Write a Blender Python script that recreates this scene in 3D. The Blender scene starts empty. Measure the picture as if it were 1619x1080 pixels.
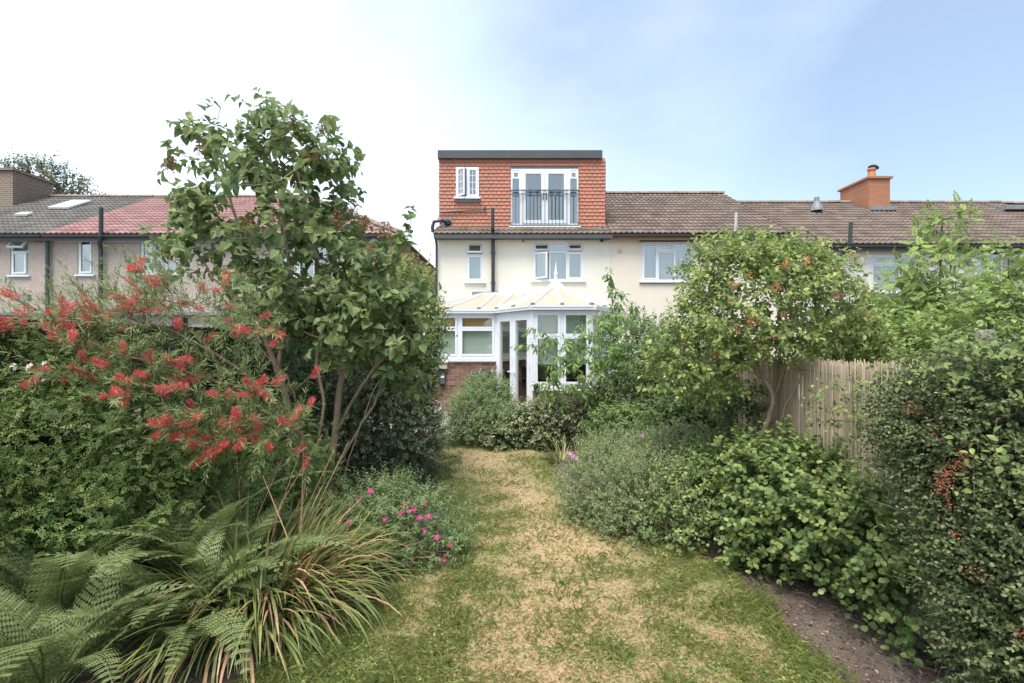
import bpy, math, random
import numpy as np
from mathutils import Vector, Matrix

random.seed(5)
rng = np.random.default_rng(11)
scene = bpy.context.scene
COL = scene.collection
CAMH = 1.75      # eye height
FPX = 800.0      # focal length in photo pixels (photo 1619 x 1080)

# ------------------------------------------------------------------ camera
cam_data = bpy.data.cameras.new('camera')
cam_data.sensor_width = 36.0
cam_data.lens = 36.0 * FPX / 1619.0
cam_data.clip_start = 0.05
cam_data.clip_end = 2000
cam = bpy.data.objects.new('camera', cam_data)
COL.objects.link(cam)
cam.location = (0, 0, CAMH)
cam.rotation_euler = (math.radians(90), 0, 0)
scene.camera = cam

# ------------------------------------------------------------------ sky and sun
SUN_EL, SUN_AZ = math.radians(65), math.radians(-158)    # azimuth measured from +Y towards +X
sun_dir = Vector((math.cos(SUN_EL) * math.sin(SUN_AZ), math.cos(SUN_EL) * math.cos(SUN_AZ), math.sin(SUN_EL)))
world = bpy.data.worlds.new('World')
scene.world = world
world.use_nodes = True
wn, wl = world.node_tree.nodes, world.node_tree.links
wn.clear()
w_out = wn.new('ShaderNodeOutputWorld')
w_bg = wn.new('ShaderNodeBackground')
w_bg.inputs['Strength'].default_value = 0.088
w_sky = wn.new('ShaderNodeTexSky')
w_sky.sky_type = 'NISHITA'
w_sky.sun_disc = False
w_sky.sun_elevation = SUN_EL
w_sky.sun_rotation = SUN_AZ
w_sky.air_density = 1.0
w_sky.dust_density = 0.8
w_sky.ozone_density = 1.2
w_tc = wn.new('ShaderNodeTexCoord')
w_map = wn.new('ShaderNodeMapping')
w_map.inputs['Scale'].default_value = (1.0, 1.0, 1.9)
w_noise = wn.new('ShaderNodeTexNoise')
w_noise.inputs['Scale'].default_value = 1.5
w_noise.inputs['Detail'].default_value = 5
w_noise.inputs['Roughness'].default_value = 0.5
w_sep = wn.new('ShaderNodeSeparateXYZ')
def wmath(op, a, b=None, c=None):
    n = wn.new('ShaderNodeMath'); n.operation = op
    for i, v in enumerate((a, b, c)):
        if v is None: continue
        if isinstance(v, (int, float)): n.inputs[i].default_value = v
        else: wl.new(v, n.inputs[i])
    return n.outputs[0]
wl.new(w_tc.outputs['Generated'], w_map.inputs['Vector'])
wl.new(w_map.outputs['Vector'], w_noise.inputs['Vector'])
wl.new(w_tc.outputs['Generated'], w_sep.inputs['Vector'])
# thin high cloud: thickest towards the hazy side of the sky, thinner towards +X, whiter at the horizon
side = wmath('MULTIPLY_ADD', w_sep.outputs['X'], -0.68, 0.42)
low = wmath('MULTIPLY', wmath('POWER', wmath('SUBTRACT', 1.0, wmath('ABSOLUTE', w_sep.outputs['Z'])), 5.0), 0.32)
cl = wmath('MULTIPLY_ADD', wmath('SUBTRACT', w_noise.outputs['Fac'], 0.5), 0.9, wmath('ADD', side, low))
w_cl = wn.new('ShaderNodeClamp')
wl.new(cl, w_cl.inputs['Value'])
w_cl.inputs['Min'].default_value = 0.20
w_cl.inputs['Max'].default_value = 0.97
w_mix = wn.new('ShaderNodeMix'); w_mix.data_type = 'RGBA'
wl.new(w_cl.outputs[0], w_mix.inputs[0])
wl.new(w_sky.outputs[0], w_mix.inputs[6])
w_mix.inputs[7].default_value = (7.0, 8.2, 9.6, 1)
wl.new(w_mix.outputs[2], w_bg.inputs['Color'])
wl.new(w_bg.outputs[0], w_out.inputs['Surface'])

sun_data = bpy.data.lights.new('sun', 'SUN')
sun_data.energy = 2.3
sun_data.angle = math.radians(35)
sun_data.color = (1.0, 0.96, 0.90)
sun = bpy.data.objects.new('sun', sun_data)
COL.objects.link(sun)
sun.rotation_euler = (-sun_dir).to_track_quat('-Z', 'Y').to_euler()
sun.location = (-20, -20, 40)

scene.view_settings.view_transform = 'Standard'
scene.view_settings.look = 'None'
scene.view_settings.gamma = 1
scene.view_settings.use_curve_mapping = False
scene.view_settings.exposure = 1.2
cy = scene.cycles
cy.max_bounces = 6
cy.diffuse_bounces = 4
cy.glossy_bounces = 3
cy.transmission_bounces = 4
cy.transparent_max_bounces = 10
cy.caustics_reflective = False
cy.caustics_refractive = False
cy.use_denoising = True

# ------------------------------------------------------------------ helpers
def PX(x, y, Y):
    """world point seen at photo pixel (x, y) when it stands Y metres away"""
    return np.array(((x - 809.5) * Y / FPX, Y, CAMH + (540 - y) * Y / FPX))

def nrm(a):
    a = np.asarray(a, float)
    return a / np.maximum(np.linalg.norm(a, axis=-1, keepdims=True), 1e-9)

def _hash(ix, iy, iz, seed):
    h = (ix * 374761393 + iy * 668265263 + iz * 2147483647 + seed * 1274126177) & 0xFFFFFFFF
    h = ((h ^ (h >> 13)) * 1274126177) & 0xFFFFFFFF
    h = h ^ (h >> 16)
    return (h & 0xFFFF) / 65535.0

def vnoise(p, seed=0):
    p = np.asarray(p, float)
    i = np.floor(p).astype(np.int64); f = p - i
    f = f * f * (3 - 2 * f)
    r = 0
    for dx in (0, 1):
        wx = f[..., 0] if dx else 1 - f[..., 0]
        for dy in (0, 1):
            wy = f[..., 1] if dy else 1 - f[..., 1]
            for dz in (0, 1):
                wz = f[..., 2] if dz else 1 - f[..., 2]
                r = r + wx * wy * wz * _hash(i[..., 0] + dx, i[..., 1] + dy, i[..., 2] + dz, seed)
    return r

def fbm(p, seed=0, octv=4):
    p = np.asarray(p, float); r = 0; a = 0.5; t = 0
    for o in range(octv):
        r = r + a * vnoise(p * 2 ** o, seed + o); t += a; a *= 0.5
    return r / t

class Geo:
    """collects polygons; build() links them as ONE mesh object"""
    def __init__(s):
        s.v = []; s.f = {}; s.var = []; s.n = 0
    def add(s, verts, faces, var=0.5):
        verts = np.asarray(verts, float).reshape(-1, 3)
        s.v.append(verts)
        s.var.append(np.broadcast_to(np.asarray(var, float), (len(verts),)).copy())
        for k, arr in (faces.items() if isinstance(faces, dict) else Geo.bysize(faces).items()):
            s.f.setdefault(k, []).append(np.asarray(arr, np.int64) + s.n)
        s.n += len(verts)
        return s
    @staticmethod
    def bysize(faces):
        d = {}
        for f in faces: d.setdefault(len(f), []).append(f)
        return {k: np.array(v) for k, v in d.items()}
    def box(s, x0, x1, y0, y1, z0, z1, M=None, var=0.5):
        v = np.array([(x, y, z) for x in (x0, x1) for y in (y0, y1) for z in (z0, z1)], float)
        if M is not None: v = xf(M, v)
        return s.add(v, [(0, 1, 3, 2), (4, 6, 7, 5), (0, 4, 5, 1), (2, 3, 7, 6), (0, 2, 6, 4), (1, 5, 7, 3)], var)
    def ring(s, u0, u1, v0, v1, w, d0, d1, M=None):
        """rectangular frame in the x-z plane, bar width w, between depths d0..d1 (y)"""
        s.box(u0, u0 + w, d0, d1, v0, v1, M); s.box(u1 - w, u1, d0, d1, v0, v1, M)
        s.box(u0 + w, u1 - w, d0, d1, v0, v0 + w, M); s.box(u0 + w, u1 - w, d0, d1, v1 - w, v1, M)
        return s
    def quad(s, a, b, c, d, var=0.5):
        return s.add([a, b, c, d], [(0, 1, 2, 3)], var)
    def slab(s, pts, t):
        """polygon pts thickened by vector t"""
        pts = np.asarray(pts, float); n = len(pts)
        v = np.vstack([pts, pts + np.asarray(t, float)])
        f = [tuple(range(n))[::-1], tuple(range(n, 2 * n))] + [(i, (i + 1) % n, n + (i + 1) % n, n + i) for i in range(n)]
        return s.add(v, f)
    def tube(s, pts, rad, sides=6, var=0.5, cap=True):
        pts = np.asarray(pts, float); n = len(pts)
        rad = np.broadcast_to(np.asarray(rad, float), (n,))
        t = nrm(np.gradient(pts, axis=0))
        ref = np.array((0., 0, 1)) if abs(t[0][2]) < .9 else np.array((1., 0, 0))
        e = nrm(np.cross(t[0], ref)); an = np.arange(sides) * 2 * math.pi / sides
        V = []
        for i in range(n):
            e = nrm(e - np.dot(e, t[i]) * t[i]); b = np.cross(t[i], e)
            V.append(pts[i] + rad[i] * (np.cos(an)[:, None] * e + np.sin(an)[:, None] * b))
        a = np.arange(sides); q = []
        for i in range(n - 1):
            q.append(np.stack([i * sides + a, i * sides + (a + 1) % sides, (i + 1) * sides + (a + 1) % sides, (i + 1) * sides + a], 1))
        f = {4: np.concatenate(q)}
        if cap:
            f = dict(f); caps = np.array([a[::-1], (n - 1) * sides + a])
            if sides == 4: f[4] = np.concatenate([f[4], caps])
            else: f[sides] = caps
        return s.add(np.concatenate(V), f, var)
    def lathe(s, prof, M=None, sides=12):
        prof = np.asarray(prof, float); an = np.arange(sides) * 2 * math.pi / sides
        V = np.concatenate([np.stack([r * np.cos(an), r * np.sin(an), np.full(sides, z)], 1) for r, z in prof])
        if M is not None: V = xf(M, V)
        a = np.arange(sides)
        q = np.concatenate([np.stack([i * sides + a, i * sides + (a + 1) % sides, (i + 1) * sides + (a + 1) % sides, (i + 1) * sides + a], 1) for i in range(len(prof) - 1)])
        return s.add(V, {4: q})
    def inst(s, tmpl, P, A, U, S, var):
        """copies of a template (verts, faces dict) with base P, long axis A, normal U, scale S"""
        tv, tf = tmpl; N = len(P)
        if N == 0: return s
        a = nrm(A); n = nrm(U - (U * a).sum(-1, keepdims=True) * a); sd = np.cross(a, n)
        S = np.broadcast_to(np.asarray(S, float), (N,))
        V = P[:, None] + S[:, None, None] * (tv[None, :, 0:1] * sd[:, None] + tv[None, :, 1:2] * a[:, None] + tv[None, :, 2:3] * n[:, None])
        off = (np.arange(N) * len(tv))[:, None, None]
        var = np.repeat(np.broadcast_to(np.asarray(var, float), (N,)), len(tv))
        return s.add(V.reshape(-1, 3), {k: (arr[None] + off).reshape(-1, k) for k, arr in tf.items()}, var)
    def mesh(s, name, mat, smooth=False):
        me = bpy.data.meshes.new(name)
        V = np.concatenate(s.v); me.vertices.add(len(V)); me.vertices.foreach_set('co', V.ravel().astype(np.float32))
        loops = []; tot = []
        for k, arrs in s.f.items():
            a = np.concatenate(arrs); loops.append(a.ravel()); tot.append(np.full(len(a), k))
        loops = np.concatenate(loops); tot = np.concatenate(tot)
        me.loops.add(len(loops)); me.loops.foreach_set('vertex_index', loops.astype(np.int32))
        me.polygons.add(len(tot))
        me.polygons.foreach_set('loop_start', np.concatenate([[0], np.cumsum(tot)[:-1]]).astype(np.int32))
        me.polygons.foreach_set('loop_total', tot.astype(np.int32))
        me.polygons.foreach_set('use_smooth', np.full(len(tot), bool(smooth)))
        at = me.attributes.new('var', 'FLOAT', 'POINT'); at.data.foreach_set('value', np.concatenate(s.var).astype(np.float32))
        me.update(calc_edges=True)
        me.materials.append(mat)
        return me
    def build(s, name, mat, parent=None, smooth=False, M=None, **tags):
        return link(name, s.mesh(name, mat, smooth), parent, M, **tags)

def xf(M, v):
    m = np.array(M); v = np.asarray(v, float)
    return v @ m[:3, :3].T + m[:3, 3]

WM = {}
def link(name, data, parent=None, M=None, **tags):
    o = bpy.data.objects.new(name, data); COL.objects.link(o)
    M = M if M is not None else Matrix.Identity(4)
    if parent is not None:
        o.parent = parent; o.matrix_local = WM[parent.name].inverted() @ M
    else: o.matrix_local = M
    WM[o.name] = M.copy()
    for k, v in tags.items(): o[k] = v
    return o

def thing(name, label, category, base, group=None):
    o = link(name, None, None, Matrix.Translation(Vector(base)))
    o.empty_display_size = 0.2
    o['label'] = label; o['category'] = category
    if group: o['group'] = group
    return o

# ------------------------------------------------------------------ materials
def _nodes(name):
    m = bpy.data.materials.new(name); m.use_nodes = True
    nt = m.node_tree; nt.nodes.clear()
    out = nt.nodes.new('ShaderNodeOutputMaterial')
    return m, nt.nodes, nt.links, out

def pm(name, c1, c2=None, scale=6, rough=.8, bump=0, bscale=60, rand=0, attr=False, metal=0, spec=.5, contrast=1.0, speck=None, stretch=None):
    m, N, L, out = _nodes(name)
    b = N.new('ShaderNodeBsdfPrincipled')
    b.inputs['Roughness'].default_value = rough; b.inputs['Metallic'].default_value = metal
    b.inputs['Specular IOR Level'].default_value = spec
    tc = N.new('ShaderNodeTexCoord'); vec = tc.outputs['Object']
    if stretch:
        mp = N.new('ShaderNodeMapping'); mp.inputs['Scale'].default_value = stretch
        L.new(vec, mp.inputs['Vector']); vec = mp.outputs[0]
    if rand:   # a different patch of the noise for every piece
        oi = N.new('ShaderNodeObjectInfo'); ad = N.new('ShaderNodeVectorMath'); ad.operation = 'ADD'
        sc = N.new('ShaderNodeMath'); sc.operation = 'MULTIPLY'; sc.inputs[1].default_value = 60
        L.new(oi.outputs['Random'], sc.inputs[0]); L.new(vec, ad.inputs[0]); L.new(sc.outputs[0], ad.inputs[1]); vec = ad.outputs[0]
    nz = N.new('ShaderNodeTexNoise'); nz.inputs['Scale'].default_value = scale; nz.inputs['Detail'].default_value = 6
    nz.inputs['Roughness'].default_value = .62
    L.new(vec, nz.inputs['Vector'])
    c2 = c2 or tuple(x * .8 for x in c1)
    mr = N.new('ShaderNodeMapRange'); mr.inputs[1].default_value = .5 - .22 / contrast; mr.inputs[2].default_value = .5 + .22 / contrast
    L.new(nz.outputs['Fac'], mr.inputs[0])
    fac = mr.outputs[0]
    if attr:
        at = N.new('ShaderNodeAttribute'); at.attribute_name = 'var'
        mx = N.new('ShaderNodeMath'); mx.operation = 'MULTIPLY_ADD'; mx.inputs[1].default_value = .3
        L.new(fac, mx.inputs[0])
        sb = N.new('ShaderNodeMath'); sb.operation = 'MULTIPLY_ADD'; sb.inputs[1].default_value = 1.0; sb.inputs[2].default_value = -.15
        L.new(at.outputs['Fac'], sb.inputs[0]); L.new(sb.outputs[0], mx.inputs[2]); mx.use_clamp = True
        fac = mx.outputs[0]
    mix = N.new('ShaderNodeMix'); mix.data_type = 'RGBA'
    mix.inputs[6].default_value = (*c1, 1); mix.inputs[7].default_value = (*c2, 1)
    L.new(fac, mix.inputs[0]); col = mix.outputs[2]
    if rand:
        m2 = N.new('ShaderNodeMapRange'); m2.inputs[3].default_value = 1 - rand; m2.inputs[4].default_value = 1 + rand
        L.new(oi.outputs['Random'], m2.inputs[0])
        hs = N.new('ShaderNodeHueSaturation'); L.new(m2.outputs[0], hs.inputs['Value']); L.new(col, hs.inputs['Color']); col = hs.outputs[0]
    if speck:
        vz = N.new('ShaderNodeTexVoronoi'); vz.inputs['Scale'].default_value = speck[0]; L.new(vec, vz.inputs['Vector'])
        ms = N.new('ShaderNodeMix'); ms.data_type = 'RGBA'; ms.blend_type = 'MULTIPLY'; ms.inputs[0].default_value = speck[1]
        L.new(col, ms.inputs[6]); L.new(vz.outputs['Color'], ms.inputs[7])
        bw = N.new('ShaderNodeRGBToBW'); L.new(vz.outputs['Color'], bw.inputs[0])
        m3 = N.new('ShaderNodeMapRange'); m3.inputs[3].default_value = .45; m3.inputs[4].default_value = 1.5
        L.new(bw.outputs[0], m3.inputs[0]); L.new(m3.outputs[0], ms.inputs[7]); col = ms.outputs[2]
    L.new(col, b.inputs['Base Color'])
    if bump:
        n2 = N.new('ShaderNodeTexNoise'); n2.inputs['Scale'].default_value = bscale; n2.inputs['Detail'].default_value = 4
        L.new(vec, n2.inputs['Vector'])
        bp = N.new('ShaderNodeBump'); bp.inputs['Strength'].default_value = 1; bp.inputs['Distance'].default_value = bump
        L.new(n2.outputs['Fac'], bp.inputs['Height']); L.new(bp.outputs[0], b.inputs['Normal'])
    L.new(b.outputs[0], out.inputs[0])
    return m

def leafm(name, dark, mid, light, transl=.34, rough=.5, spec=.35, gain=1.38):
    """leaf: colour runs dark > mid > light along the per-leaf value 'var'; part of the light passes through"""
    dark, mid, light = [(c[0] * gain * 1.14, c[1] * gain, c[2] * gain * 1.0) for c in (dark, mid, light)]
    m, N, L, out = _nodes(name)
    at = N.new('ShaderNodeAttribute'); at.attribute_name = 'var'
    rp = N.new('ShaderNodeValToRGB'); e = rp.color_ramp.elements
    e[0].position = 0; e[0].color = (*dark, 1); e[1].position = 1; e[1].color = (*light, 1)
    k = e.new(.5); k.color = (*mid, 1)
    L.new(at.outputs['Fac'], rp.inputs[0])
    tc = N.new('ShaderNodeTexCoord'); nz = N.new('ShaderNodeTexNoise'); nz.inputs['Scale'].default_value = 45; nz.inputs['Detail'].default_value = 3
    L.new(tc.outputs['Object'], nz.inputs['Vector'])
    mr = N.new('ShaderNodeMapRange'); mr.inputs[1].default_value = .3; mr.inputs[2].default_value = .7; mr.inputs[3].default_value = .8; mr.inputs[4].default_value = 1.2
    L.new(nz.outputs['Fac'], mr.inputs[0])
    hs = N.new('ShaderNodeHueSaturation'); L.new(rp.outputs[0], hs.inputs['Color']); L.new(mr.outputs[0], hs.inputs['Value'])
    b = N.new('ShaderNodeBsdfPrincipled'); b.inputs['Roughness'].default_value = rough; b.inputs['Specular IOR Level'].default_value = spec
    L.new(hs.outputs[0], b.inputs['Base Color'])
    t = N.new('ShaderNodeBsdfTranslucent'); h2 = N.new('ShaderNodeHueSaturation'); h2.inputs['Value'].default_value = 1.5; h2.inputs['Saturation'].default_value = 1.0
    L.new(hs.outputs[0], h2.inputs['Color']); L.new(h2.outputs[0], t.inputs['Color'])
    mx = N.new('ShaderNodeMixShader'); mx.inputs[0].default_value = transl
    L.new(b.outputs[0], mx.inputs[1]); L.new(t.outputs[0], mx.inputs[2]); L.new(mx.outputs[0], out.inputs[0])
    return m

def glassm(name, tint=(.82, .87, .86), refl=.2):
    m, N, L, out = _nodes(name)
    t = N.new('ShaderNodeBsdfTransparent'); t.inputs[0].default_value = (*tint, 1)
    g = N.new('ShaderNodeBsdfGlossy'); g.inputs['Roughness'].default_value = .03; g.inputs['Color'].default_value = (1, .97, .93, 1)
    fr = N.new('ShaderNodeLayerWeight'); pw = N.new('ShaderNodeMath'); pw.operation = 'POWER'; pw.inputs[1].default_value = 4
    L.new(fr.outputs['Facing'], pw.inputs[0])
    ad = N.new('ShaderNodeMath'); ad.operation = 'MULTIPLY_ADD'; ad.inputs[1].default_value = .6; ad.inputs[2].default_value = refl; ad.use_clamp = True
    L.new(pw.outputs[0], ad.inputs[0])
    mx = N.new('ShaderNodeMixShader'); L.new(ad.outputs[0], mx.inputs[0])
    L.new(t.outputs[0], mx.inputs[1]); L.new(g.outputs[0], mx.inputs[2]); L.new(mx.outputs[0], out.inputs[0])
    return m

def brickm(name, c1, c2, mortar, w=.225, h=.075):
    m, N, L, out = _nodes(name)
    tc = N.new('ShaderNodeTexCoord'); sp = N.new('ShaderNodeSeparateXYZ'); L.new(tc.outputs['Object'], sp.inputs[0])
    ad = N.new('ShaderNodeMath'); L.new(sp.outputs[0], ad.inputs[0]); L.new(sp.outputs[1], ad.inputs[1])
    cb = N.new('ShaderNodeCombineXYZ'); L.new(ad.outputs[0], cb.inputs[0]); L.new(sp.outputs[2], cb.inputs[1])
    bt = N.new('ShaderNodeTexBrick'); bt.inputs['Scale'].default_value = 1; bt.inputs['Brick Width'].default_value = w; bt.inputs['Row Height'].default_value = h
    bt.inputs['Mortar Size'].default_value = .008; bt.inputs['Color1'].default_value = (*c1, 1); bt.inputs['Color2'].default_value = (*c2, 1); bt.inputs['Mortar'].default_value = (*mortar, 1)
    L.new(cb.outputs[0], bt.inputs['Vector'])
    b = N.new('ShaderNodeBsdfPrincipled'); b.inputs['Roughness'].default_value = .9
    L.new(bt.outputs[0], b.inputs['Base Color'])
    bp = N.new('ShaderNodeBump'); bp.inputs['Distance'].default_value = .006; bp.invert = True
    L.new(bt.outputs['Fac'], bp.inputs['Height']); L.new(bp.outputs[0], b.inputs['Normal'])
    L.new(b.outputs[0], out.inputs[0])
    return m

MT = dict(
    cream=pm('cream render', (.79, .76, .645), (.71, .675, .56), 1.3, .9, .002, 160, stretch=(1.6, 1, .35), contrast=.7),
    cream2=pm('peach render', (.78, .70, .57), (.69, .605, .48), 1.2, .9, .003, 120, stretch=(1.6, 1, .35), contrast=.7),
    white_render=pm('white render', (.78, .745, .69), (.68, .64, .58), 1.2, .9, .003, 120, stretch=(1.6, 1, .35), contrast=.7),
    pebble=pm('pebbledash', (.50, .42, .35), (.41, .33, .27), 1.3, .95, .012, 70, speck=(55, .6)),
    pebble_grey=pm('grey pebbledash', (.48, .44, .39), (.37, .33, .29), 1.3, .95, .012, 70, speck=(55, .6)),
    brown_render=pm('brown render', (.42, .28, .20), (.34, .22, .16), 1.5, .95, .006, 60),
    upvc=pm('white plastic', (.78, .79, .80), (.74, .75, .76), 3, .35),
    upvc_mint=pm('old white paint', (.72, .75, .73), (.62, .68, .66), 8, .5),
    glass=glassm('window glass'),
    glass_c=glassm('conservatory glass', (.93, .96, .94), .08),
    poly=leafm('ivory roof sheet', (.50, .485, .37), (.55, .535, .41), (.59, .57, .45), .3, .4, .4, 1.0),
    curtain=pm('net curtain', (.50, .505, .49), (.36, .365, .35), 9, .9, stretch=(6, 1, .3)),
    blind=pm('roller blind', (.55, .60, .52), (.48, .53, .45), 4, .8, stretch=(.3, 1, 9)),
    blind_o=pm('orange blind', (.62, .34, .13), (.52, .27, .09), 6, .8, stretch=(.3, 1, 9)),
    dark_room=pm('dark room', (.10, .105, .11), (.07, .075, .08), 2, .9),  # unlit interior put into the colour
    black=pm('black plastic', (.022, .025, .028), (.035, .038, .04), 8, .45),
    green_pipe=pm('dark green pipe', (.03, .05, .045), (.045, .06, .05), 8, .5),
    iron=pm('painted iron', (.03, .045, .05), (.04, .05, .055), 9, .5),
    lead=pm('lead grey', (.17, .18, .19), (.25, .26, .26), 6, .6),
    fascia=pm('grey fascia', (.055, .06, .062), (.075, .08, .08), 3, .55),
    tile_brown=pm('brown roof tile', (.105, .075, .056), (.185, .14, .108), 1.7, .9, .003, 60, rand=.22),
    tile_dark=pm('dark roof tile', (.105, .095, .08), (.17, .155, .13), 3.0, .9, .003, 60, rand=.2),
    tile_pink=pm('red roof tile', (.34, .185, .165), (.26, .145, .13), 1.7, .9, .003, 60, rand=.18),
    tile_hung=pm('clay hung tile', (.52, .195, .12), (.39, .195, .14), 1.6, .85, .003, 60, attr=True),
    ridge=pm('ridge tile', (.20, .15, .12), (.30, .24, .19), 3, .9, .004, 40, rand=.2),
    timber=pm('tan timber', (.33, .20, .11), (.26, .15, .08), 5, .8, stretch=(1, 1, 1)),
    brick=pm('red brick', (.17, .088, .062), (.30, .17, .12), 4, .9, .004, 60, rand=.35),
    mortar=pm('mortar', (.50, .44, .36), (.42, .37, .30), 9, .95, .003, 90),
    brick_o=brickm('orange chimney brick', (.44, .17, .08), (.36, .13, .065), (.36, .24, .16)),
    brick_b=brickm('brown chimney brick', (.22, .15, .10), (.17, .115, .08), (.40, .36, .30)),
    clay=pm('clay pot', (.52, .23, .10), (.42, .18, .08), 5, .8),
    cowl=pm('blue black cowl', (.03, .05, .16), (.02, .025, .05), 5, .4),
    slab=pm('paving slab', (.40, .36, .30), (.31, .28, .24), 3, .9, .003, 50, rand=.15),
    soil=pm('soil', (.07, .05, .037), (.17, .128, .098), 7, .95, .03, 30, speck=(70, .5)),
    fence_wood=pm('weathered dark fence', (.075, .058, .045), (.12, .10, .08), 4, .9, .003, 50, rand=.25, stretch=(1, .15, 6)),
    post_wood=pm('grey post', (.30, .27, .23), (.22, .19, .16), 6, .9, .004, 40),
    reed=pm('dry reed', (.66, .54, .39), (.40, .305, .21), 3, .75, attr=True, spec=.3),
    wire=pm('wire', (.2, .19, .18), None, 5, .6),
    bark=pm('grey brown bark', (.20, .15, .105), (.12, .09, .065), 14, .9, .006, 60),
    bark_tan=pm('tan bark', (.38, .28, .19), (.24, .175, .12), 12, .9, .006, 60),
    bark_red=pm('reddish bark', (.22, .12, .085), (.14, .08, .06), 12, .9, .008, 50),
    twig=pm('brown twig', (.14, .10, .07), (.09, .065, .045), 12, .9),
    cable=pm('pale cable', (.62, .60, .56), None, 5, .5),
    socket=pm('slate plastic', (.10, .12, .13), (.08, .10, .11), 5, .4),
    boxcream=pm('weathered cream plastic', (.58, .53, .43), (.45, .40, .31), 7, .6),
)
# ------------------------------------------------------------------ ground, lawn, patio
g = Geo(); g.quad((-400, -60, -.03), (400, -60, -.03), (400, 700, -.03), (-400, 700, -.03))
g.build('ground', MT['soil'], kind='structure')

LAWN = np.array([(-1.55, -6), (-1.5, 1.6), (-1.36, 2.55), (-1.18, 3.3), (-1.0, 3.68), (-.62, 3.92), (-.47, 4.3), (-.62, 5.0), (-.88, 5.8), (-1.18, 7.2), (-1.4, 8.2),
                 (-1.45, 9.1), (-.6, 9.1), (.3, 8.6), (.46, 8.0), (.56, 7.3), (.6, 5.9), (.74, 4.9), (1.25, 4.36), (1.62, 4.05), (1.68, 3.6), (1.66, 3.1), (1.70, 2.4), (1.8, 1.6), (1.8, -6)])
def in_poly(x, y, poly):
    q_ = np.stack([np.asarray(x, float) * 7, np.asarray(y, float) * 7, np.zeros(np.shape(x))], -1)
    x = x + .16 * (fbm(q_, 55, 3) - .5); y = y + .16 * (fbm(q_, 65, 3) - .5)     # ragged edge
    r = np.zeros(np.shape(x), bool); j = len(poly) - 1
    for i in range(len(poly)):
        xi, yi = poly[i]; xj, yj = poly[j]
        c = ((yi > y) != (yj > y)) & (x < (xj - xi) * (y - yi) / (yj - yi + 1e-12) + xi)
        r ^= c; j = i
    return r
def poly_dist(x, y, poly):
    d = np.full(np.shape(x), 9.)
    for i in range(len(poly)):
        a = poly[i - 1]; b = poly[i]; ab = b - a
        t = np.clip(((x - a[0]) * ab[0] + (y - a[1]) * ab[1]) / (ab @ ab), 0, 1)
        d = np.minimum(d, np.hypot(x - a[0] - t * ab[0], y - a[1] - t * ab[1]))
    return d
def lawn_z(x, y):
    p = np.stack([x * 1.3, y * 1.3, np.zeros_like(x)], -1)
    return .006 + .035 * (fbm(p, 3, 3) - .3)
DRYC = [(.5, 4.4, .55, .55), (-.45, 7.5, .55, .5), (.62, 3.35, .4, .35), (.0, 2.8, .45, .3), (.3, 8.0, .3, .3), (.25, 5.6, .35, .3), (1.35, 2.9, .4, .2), (-.6, 3.1, .3, .15)]
def dryness(x, y):
    p = np.stack([x, y, np.zeros_like(x)], -1)
    d = .20 + .75 * (fbm(p * 1.6, 21, 4) - .42) + .45 * (fbm(p * 9, 31, 3) - .5)
    d = d + .38 * np.exp(-((x - np.interp(y, [1.5, 2.6, 4.4, 6, 7.6, 9], [.2, .35, .5, -.05, -.4, -.5])) / .42) ** 2)
    for cx, cyy, r, a in DRYC: d = d + a * np.exp(-((x - cx) ** 2 + (y - cyy) ** 2) / r ** 2)
    d = d - .25 * np.exp(-((x + .75) ** 2) / .12) * (y > 4.6) - .35 * np.exp(-((x + .9) ** 2 + (y - 2.9) ** 2) / .35) - .3 * np.exp(-((x - 1.7) ** 2) / .08)
    d = d - .4 * np.exp(-poly_dist(x, y, LAWN) / .12)
    return np.clip(d, 0, 1)
# lawn sheet: a fine grid clipped to the outline
xs = np.arange(-1.7, 2.15, .05); ys = np.concatenate([np.arange(-6, 1.5, .3), np.arange(1.5, 9.3, .05)])
X, Y = np.meshgrid(xs, ys); ok = in_poly(X, Y, LAWN)
edge = poly_dist(X, Y, LAWN); edge = np.where(ok, edge, -edge)
Z = lawn_z(X, Y) - np.clip((.05 - edge) * .8, 0, .09)
idx = np.arange(X.size).reshape(X.shape)
q = np.stack([idx[:-1, :-1], idx[:-1, 1:], idx[1:, 1:], idx[1:, :-1]], -1).reshape(-1, 4)
keep = (edge.ravel()[q] > -.09).all(1)
g = Geo(); g.add(np.stack([X, Y, Z], -1).reshape(-1, 3), {4: q[keep]}, dryness(X, Y).ravel())
MT['lawn'] = pm('lawn thatch', (.16, .185, .06), (.48, .365, .195), 14, .95, .012, 120, attr=True)
g.build('lawn', MT['lawn'], smooth=True, kind='structure')

pt = link('patio', Geo().box(-3.0, 2.9, 9.5, 15.45, -.02, .03).mesh('patio', MT['mortar']), kind='structure')
slab_me = Geo().box(-.292, .292, -.292, .292, 0, .035).mesh('paving_slab', MT['slab'])
for i in range(9):
    for j in range(5):
        link('paving_slab', slab_me, pt, Matrix.Translation((-2.65 + i * .6, 9.82 + j * .6, .024 + .004 * random.random())))

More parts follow.
